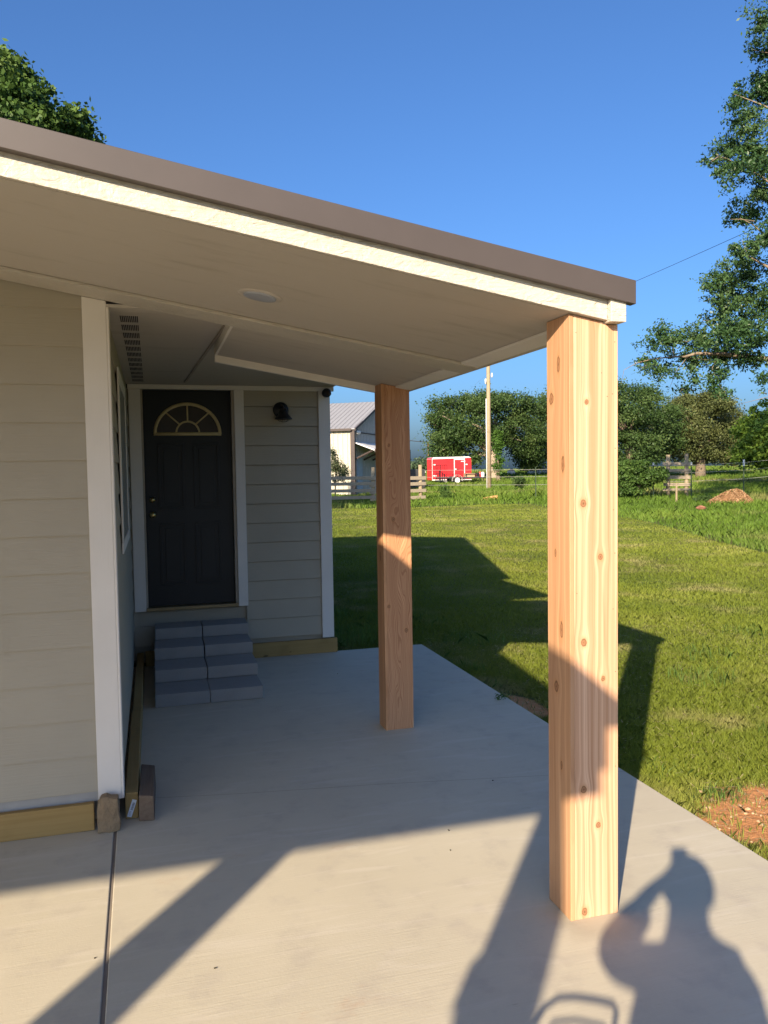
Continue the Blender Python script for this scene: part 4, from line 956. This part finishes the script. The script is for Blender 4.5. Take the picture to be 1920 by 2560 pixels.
# pale sheds glimpsed between the trunks
for lab, p0, p1, yt, yb_ in (('small white shed glimpsed under the trees right of the utility pole', 1268, 1288, 1170, 1183), ('low white shed with sloping roof glimpsed left of the near post', 1318, 1368, 1150, 1182)):
    A0, B0 = pt(p0, yb_, 100), pt(p1, yb_, 100); zt = pt(p0, yt, 100).z; t = thing('shed', lab, 'shed', A0, 'sheds glimpsed under the trees')
    zb = min(A0.z, terr(A0.x, A0.y))-.2; d = (B0-A0); d.z = 0
    A1, B1 = Vector((A0.x, A0.y, zb)), Vector((B0.x, B0.y, zb)); zm = zb+(zt-zb)*.6
    MB().prism([A1, B1, Vector((B1.x, B1.y, zm)), Vector((A1.x, A1.y, zm))], Vector((-d.y, d.x, 0)).normalized()*4).build('wall', WHITE, t)
    MB().prism([Vector((A1.x, A1.y, zm+.01)), Vector((B1.x, B1.y, zm+.01)), A1.lerp(B1, .6)+Vector((0, 0, zt-zb))], Vector((-d.y, d.x, 0)).normalized()*4.1).build('roof', GSTEEL, t)

# striped barrier / equipment behind the fence end
A0 = pt(1040, 1182, 58); t = thing('farm_implement', 'dark machine part with white diagonal stripes half hidden behind the fence end', 'farm equipment', (A0.x, A0.y, terr(A0.x, A0.y)))
er = Vector((math.cos(YAW), -math.sin(YAW), 0)); ef = Vector((math.sin(YAW), math.cos(YAW), 0))
g = terr(A0.x, A0.y)
b = MB(); b.obox((A0.x-.1, A0.y, (A0.z+g)/2+.1), er, ef, (0, 0, 1), .75, .3, (A0.z-g)/2+.15); b.build('frame', BLACK, t, bevel=.03)
b = MB()
for k in (-.05, .17, .39, .58): b.obox(Vector((A0.x, A0.y, A0.z+.12))+er*k-ef*.31, er+Vector((0, 0, -.9)), ef, Vector((0, 0, 1)), .13, .01, .05)
b.build('stripes', WHITE, t)
b = MB(); b.obox(Vector((A0.x, A0.y, A0.z+.25))-er*.62-ef*.1, er, ef, (0, 0, 1), .10, .1, .30); b.build('pale_box', PALE, t, bevel=.02)

# ------------------------------------------------------------------ trailers
RED = plain('glossy red panel', (.62, .025, .03), .3, .5, var=.07, vscale=1.5)
gT = .60; TC = Vector((*bear(1124, 74), gT))
td = (er*1.0+ef*.22).normalized(); tn = Vector((td.y, -td.x, 0))                # trailer length axis, side normal (to the camera)
def TT(a, s_, z_): return TC+td*a+tn*s_+Vector((0, 0, z_))
ct = thing('cargo_trailer', 'red enclosed cargo trailer with white corner trim parked in the field', 'trailer', TC)
Lh = 1.86; zb, ztop = .32, 2.42
b = MB(); pr = [(-Lh, zb), (-Lh, ztop-.12), (-Lh+.1, ztop-.04), (Lh-.25, ztop), (Lh-.03, ztop-.12), (Lh, ztop-.4), (Lh, zb)]
b.prism([TT(a, .9, z) for a, z in pr], -tn*1.8); b.build('body', RED, ct, bevel=.03)
b = MB(); b.prism([TT(a, .915, z) for a, z in ((-Lh-.01, ztop-.20), (-Lh+.1, ztop-.03), (Lh-.25, ztop+.02), (Lh-.02, ztop-.1), (Lh-.25, ztop-.10), (-Lh+.02, ztop-.20))], -tn*1.83)
b.obox(TT(0, .915, zb+.03), td, tn, (0, 0, 1), Lh, .01, .045); b.obox(TT(-Lh, .9, 1.3), td, tn, (0, 0, 1), .015, .02, 1.0); b.build('trim', WHITE, ct)
d_ = MB(); d_.obox(TT(.72, .915, 1.32), td, tn, (0, 0, 1), .47, .012, .95); d_ = d_.build('door', RED, ct, bevel=.01)
b = MB(); b.obox(TT(.22, .93, 1.36), td, tn, (0, 0, 1), .035, .008, 1.0); b.obox(TT(1.19, .93, 1.34), td, tn, (0, 0, 1), .035, .008, 1.0); b.obox(TT(.72, .93, ztop-.22), td, tn, (0, 0, 1), .5, .008, .05); b.build('door_frame', WHITE, d_)
b = MB(); b.obox(TT(.34, .94, 1.30), td, tn, (0, 0, 1), .08, .02, .04); b.build('handle', WHITE, d_); b = MB(); b.obox(TT(1.05, .94, 2.0), td, tn, (0, 0, 1), .2, .01, .04); b.build('hinge', WHITE, d_)
b = MB(); b.obox(TT(.52, .95, 1.26), td, tn, (0, 0, 1), .11, .02, .03); b.build('latch', BLACK, d_)
b = MB()
for a, z in ((-1.65, 1.72), (1.38, 1.72), (-1.6, .72)): MB().obox(TT(a, .93, z), td, tn, (0, 0, 1), .09 if z > 1 else .18, .01, .05).build('marker_light', WHITE, ct)
TY = plain('tyre rubber', (.02, .02, .02), .8); 
def wheel(parent, c, r_, ax_, rim=True):
    w = MB(); e1_ = Vector((0, 0, 1)); e2_ = ax_.cross(e1_)
    ring = [c+(e1_*math.cos(t_)+e2_*math.sin(t_))*(r_*.8) for t_ in [2*math.pi*i/20 for i in range(20)]]
    w.tube(ring, r_*.22, 8, closed=True); w = w.build('wheel', TY, parent, smooth=True)
    q_ = MB(); vs = [c+ax_*.06] + [c+ax_*.09+(e1_*math.cos(t_)+e2_*math.sin(t_))*(r_*.66) for t_ in [2*math.pi*i/20 for i in range(20)]]
    q_.add(vs, [(0, 1+i, 1+(i+1) % 20) for i in range(20)]); q_.build('rim', WHITE, w)
    q_ = MB(); vs = [c+ax_*.10+(e1_*math.cos(t_)+e2_*math.sin(t_))*(r_*.2) for t_ in [2*math.pi*i/10 for i in range(10)]]; q_.add(vs, [tuple(range(10))]); q_.build('hub', PALE, w)
wheel(ct, TT(.2, .72, .33), .33, tn)
wheel(ct, TT(-.55, .72, .33), .33, tn)
ut = thing('utility_trailer', 'black open utility trailer with upright ramp gate, in front of the red trailer', 'trailer', TT(-.05, 2.6, 0))
def UU(a, s_, z_): return TT(a-.05, 2.6+s_, z_)
BK = BLACK
b = MB(); b.obox(UU(0, .75, .52), td, tn, (0, 0, 1), 1.75, .03, .06); b.obox(UU(0, -.75, .52), td, tn, (0, 0, 1), 1.75, .03, .06); b.obox(UU(0, 0, .50), td, tn, (0, 0, 1), 1.75, .75, .03)
for z in (.86,): b.obox(UU(.35, .77, z), td, tn, (0, 0, 1), 1.4, .02, .02); b.obox(UU(.35, -.77, z), td, tn, (0, 0, 1), 1.4, .02, .02)
for k in (-1.0, -.2, .6, 1.7): b.obox(UU(k, .77, .70), td, tn, (0, 0, 1), .02, .02, .18); b.obox(UU(k, -.77, .70), td, tn, (0, 0, 1), .02, .02, .18)
b.tube([UU(1.75, .7, .5), UU(2.7, 0, .48)], .05, 6); b.tube([UU(1.75, -.7, .5), UU(2.7, 0, .48)], .05, 6); b.tube([UU(2.45, 0, .75), UU(2.45, 0, .05)], .03, 6)
b.build('frame', BK, ut)
b = MB(); g1, g2 = UU(-1.75, .72, .45), UU(-1.75, -.2, .45)
for k in range(5): p_ = UU(-1.78, .75-k*.36, .2); b.tube([p_, p_+Vector((0, 0, 1.5))], .028, 5)
for z in (.22, .9, 1.68): b.tube([UU(-1.78, .75, z), UU(-1.78, -.72, z)], .028, 5)
for k in range(4): p_ = UU(-1.76+k*.19, .77, .2); b.tube([p_, p_+Vector((0, 0, 1.48))], .025, 5)
for z in (.22, 1.66): b.tube([UU(-1.76, .77, z), UU(-1.19, .77, z)], .025, 5)
b.build('ramp_gate', BK, ut)
wheel(ut, UU(-.30, .92, .33), .34, tn); wheel(ut, UU(-.30, -.9, .33), .34, tn)
b = MB(); ring = [UU(-.30, .95, .33)+(Vector((0, 0, 1))*math.sin(t_)+td*math.cos(t_))*.46 for t_ in [math.pi*(i/10*1.1-.05) for i in range(11)]]
for p_, q_ in zip(ring[:-1], ring[1:]): m2 = (p_+q_)/2; b.obox(m2, q_-p_, tn, (q_-p_).cross(tn), (q_-p_).length/2+.01, .13, .012)
b.build('fender', PALE, ut)
wb = thing('wooden_crate', 'tan wooden crate riding on the black utility trailer', 'crate', UU(.95, .2, .53)); b = MB(); b.obox(UU(1.0, .35, .72), td, tn, (0, 0, 1), .42, .3, .17); b.build('crate_body', lumber('crate wood', (.35, .22, .12), (.5, .34, .2)), wb, bevel=.01)
b = MB(); b.obox(UU(1.0, .35, .905), td, tn, (0, 0, 1), .44, .32, .012); b.build('lid', lumber('crate lid', (.45, .33, .2), (.6, .46, .3)), wb)
cy = thing('gas_cylinder', 'small white gas cylinder with red stripe at the tongue of the utility trailer', 'gas cylinder', UU(2.3, 0, .55))
b = MB(); b.lathe(UU(2.35, .1, .52), [(.12, 0), (.17, .04), (.17, .40), (.12, .48), (.04, .5)], 14); b.build('tank', WHITE, cy, smooth=True)
b = MB(); b.lathe(UU(2.1, .12, .52), [(.10, 0), (.11, .04), (.11, .45), (.06, .52)], 12); b.build('red_can', RED, cy, smooth=True)
b = MB(); b.obox(UU(1.85, .1, .72), td, tn, (0, 0, 1), .14, .22, .2); b.tube([UU(1.9, .1, .9), UU(1.95, .1, 1.15)], .03, 6); b.build('winch_box', BK, ut, bevel=.02)

# ------------------------------------------------------------------ grass
def unmown(x, y):
    r = np.hypot(x, y); edge = 12.8+(y-14.3)*.215+.5*np.sin(y*.35)
    return (x > edge) | (r > 35.5+1.0*np.sin(x*.5))
def dirtmask(x, y):
    d = np.full(x.shape, 9.0)
    for cx2, cy2, rx, ry in DIRT: d = np.minimum(d, np.hypot((x-cx2)/rx, (y-cy2)/ry))
    return d+.25*np.sin(x*7+y*3)*np.cos(y*9-x*2)
def grass(N, r0_, r1_, hmul, name, a0=-8, a1=52, seed=0, wmul=1.0, tall=None, stops=None):
    rg = np.random.default_rng(seed)
    r = np.exp(rg.uniform(np.log(r0_), np.log(r1_), N)); a = np.radians(rg.uniform(a0, a1, N)); x, y = r*np.sin(a), r*np.cos(a)
    ok = ~((x < XS+.004) & (y < YB+.004)) & ~((x < 1.72) & (y > YB-.02) & (y < 15.5))
    um = unmown(x, y)
    if tall is not None: ok &= (um == tall)
    dm_ = dirtmask(x, y); ok &= (rg.uniform(0, 1, N) < np.clip((dm_-.85)/.5, .03, 1))
    x, y, r, dm_ = x[ok], y[ok], r[ok], dm_[ok]; n = len(x)
    rs_ = np.array([0, 12, 25, 40, 55, 75, 110, 160, 3000.]); zs_ = np.array([-.10, -.10, .05, .27, .42, .62, 1.45, 1.72, 1.72]); z = np.interp(r, rs_, zs_)
    patch = .5+.5*np.sin(x*1.3+2*np.sin(y*.7))*np.sin(y*1.1+1.5*np.sin(x*.9))
    if tall: mb_ = np.exp(-((x-22)**2/18+(y-38)**2/7)); h = (.09+.11*patch+.09*rg.uniform(0, 1, n))*np.clip(r/34, .8, 1.25)*(1+1.3*mb_)
    else: h = (.020+.026*rg.uniform(0, 1, n)+.018*patch)
    near = np.clip(1.6-np.abs(x-XS)/.35, 1, 1.6)*(y < 8.5)+1.0*(y >= 8.5)
    h = h*hmul*near
    w = np.maximum(.0022, r*.00029)*wmul*rg.uniform(.7, 1.4, n)*(1.25 if tall else 1)
    th = rg.uniform(0, 2*np.pi, n); ln = rg.normal(0, .45, (n, 2))
    d = np.stack([np.cos(th)*w, np.sin(th)*w, np.zeros(n)], 1); p = np.stack([x, y, z-.01], 1)
    tip = p+np.stack([ln[:, 0]*h, ln[:, 1]*h, h], 1); mid = p+np.stack([ln[:, 0]*h*.3, ln[:, 1]*h*.3, h*.55], 1)
    V = np.stack([p-d, p+d, mid+d*.75, tip, mid-d*.75], 1).reshape(-1, 3)
    rnd = np.clip(.55*rg.uniform(0, 1, n)+.45*patch, 0, 1)
    return V, rnd
GM = attr_mat('mown grass', [(0, (.085, .12, .012)), (.45, (.155, .20, .022)), (.8, (.24, .275, .04)), (1, (.46, .40, .17))], .3, .6, .28, .35, alt=((.32, .29, .12), .8, .50, .74))
GT = attr_mat('tall meadow grass', [(0, (.06, .115, .013)), (.5, (.125, .215, .025)), (1, (.23, .30, .05))], .35, .6, .12, .4, alt=((.28, .26, .10), .10, .52, .66))
V, rn = grass(1050000, 3.0, 38, 1.0, 'g', seed=1, tall=False); stuff(np_mesh('lawn_grass', V, 5, GM, rn))
V, rn = grass(300000, 9, 170, 1.0, 'g', seed=2, tall=True); stuff(np_mesh('meadow_grass', V, 5, GT, rn))
# coarse tufts near the slab
TU = [(4.6, 5.9, 150, .15, .3), (4.2, 4.4, 140, .13, .25), (5.2, 6.6, 120, .14, .3), (5.6, 5.3, 120, .14, .3), (3.9, 4.0, 70, .11, .15), (3.15, 2.85, 22, .10, .05), (3.35, 8.1, 260, .12, .35), (2.75, 6.9, 200, .10, .2), (2.74, 6.3, 90, .08, .12), (4.9, 3.9, 90, .12, .2), (3.1, 3.75, 60, .07, .12), (2.1, 8.7, 700, .16, .5), (1.95, 10, 500, .15, .5), (2.9, 9.4, 500, .10, .6), (6.4, 7.4, 120, .12, .35), (4.1, 6.9, 80, .10, .2), (2.85, 4.7, 80, .07, .15), (3.0, 4.2, 90, .07, .2)]+[(2.68+.02*math.sin(i*2.3), 3.3+i*.26, 26+(i*7) % 19, .045+.02*((i*5) % 3), .09) for i in range(17) if i not in (1, 2, 9, 10)]
V = []; rn = []
for (tx, ty, n, h_, sp) in TU:
    a = RNG.uniform(0, 6.283, n); rr = sp*np.sqrt(RNG.uniform(0, 1, n)); x = tx+rr*np.cos(a); y = ty+rr*np.sin(a)
    ok = ~((x < XS+.01) & (y < YB+.01)) & ~((x < 1.75) & (y > YB)); x, y = x[ok], y[ok]; n = len(x)
    h = h_*RNG.uniform(.4, 1.15, n); ln = RNG.normal(0, .5, (n, 2)); th = RNG.uniform(0, 6.283, n); w = RNG.uniform(.0016, .003, n)
    d = np.stack([np.cos(th)*w, np.sin(th)*w, np.zeros(n)], 1); p = np.stack([x, y, np.full(n, -.105)], 1)
    tip = p+np.stack([ln[:, 0]*h, ln[:, 1]*h, h], 1); mid = p+np.stack([ln[:, 0]*h*.3, ln[:, 1]*h*.3, h*.6], 1)
    V.append(np.stack([p-d, p+d, mid+d*.75, tip, mid-d*.75], 1).reshape(-1, 3)); rn.append(RNG.uniform(0, 1, n))
stuff(np_mesh('grass_tufts', np.concatenate(V), 5, attr_mat('coarse grass', [(0, (.06, .12, .02)), (1, (.16, .25, .05))], .3, .5), np.concatenate(rn)))
# dry straw, pebbles and clods on the bare soil
V = []; rn = []
for i in range(5200):
    x = random.uniform(XS+.02, 6.5); y = random.uniform(1.4, 8.5); a = random.uniform(0, 3.14); L = random.uniform(.02, .07); w = .0016
    z = -.10+random.uniform(.004, .03); d = Vector((math.cos(a), math.sin(a), random.uniform(-.15, .15)))*L; s_ = Vector((-math.sin(a), math.cos(a), 0))*w; p = Vector((x, y, z))
    V += [p-s_, p+s_, p+d+s_, p+d-s_]; rn.append(random.random())
stuff(np_mesh('dry_straw', np.array([tuple(v) for v in V]), 4, attr_mat('straw', [(0, (.30, .22, .11)), (1, (.58, .47, .28))], 0, .8), np.array(rn)))
import bmesh
bmx = bmesh.new(); bmesh.ops.create_icosphere(bmx, subdivisions=1, radius=1); IV = np.array([v.co[:] for v in bmx.verts]); IF = [tuple(v.index for v in f.verts) for f in bmx.faces]; bmx.free()
pv = MB()
for i in range(620):
    c = random.choice(DIRT[:2]+DIRT[3:4]); x = random.gauss(c[0], c[2]*.6); y = random.gauss(c[1], c[3]*.7)
    if x < XS+.02: continue
    s_ = random.choice([.004, .006, .006, .009, .013]) if i > 12 else random.uniform(.018, .03)
    v_ = IV*np.array([s_*random.uniform(.8, 1.6), s_*random.uniform(.7, 1.2), s_*.6])*RNG.uniform(.8, 1.2, (12, 1))+np.array([x, y, -.10+s_*.3])
    pv.add([tuple(q) for q in v_], IF)
stuff(pv.build('pebbles', plain('pale tan pebbles', (.46, .32, .19), .85, .15, var=.35, vscale=30)))
# small crumbs on the slab
cr = MB()
for i in range(14):
    x, y = random.uniform(-1.2, 2.5), random.uniform(1.9, 7.2); a = random.uniform(0, 6.28); L = random.uniform(.002, .007)
    cr.obox((x, y, .003), (math.cos(a), math.sin(a), 0), (-math.sin(a), math.cos(a), 0), (0, 0, 1), L, .0018, .0018)
stuff(cr.build('leaf_crumbs', plain('dark crumbs', (.05, .045, .03), .9)))
# weed over the slab edge
e = [(2.56, 5.62, .03, .06, .05, .03, 1), (2.62, 5.75, -.02, .07, .12, .04, 1), (2.70, 5.4, -.05, .08, .2, .04, 1)]
tree('weed_clump', 'small leafy weed creeping over the slab edge beyond the middle post', 'weeds', (2.64, 5.62, -.1), e, .022, 34, 14, .035, GREEN_M, 0, 'leafy weed clumps in the field', hollow=0)
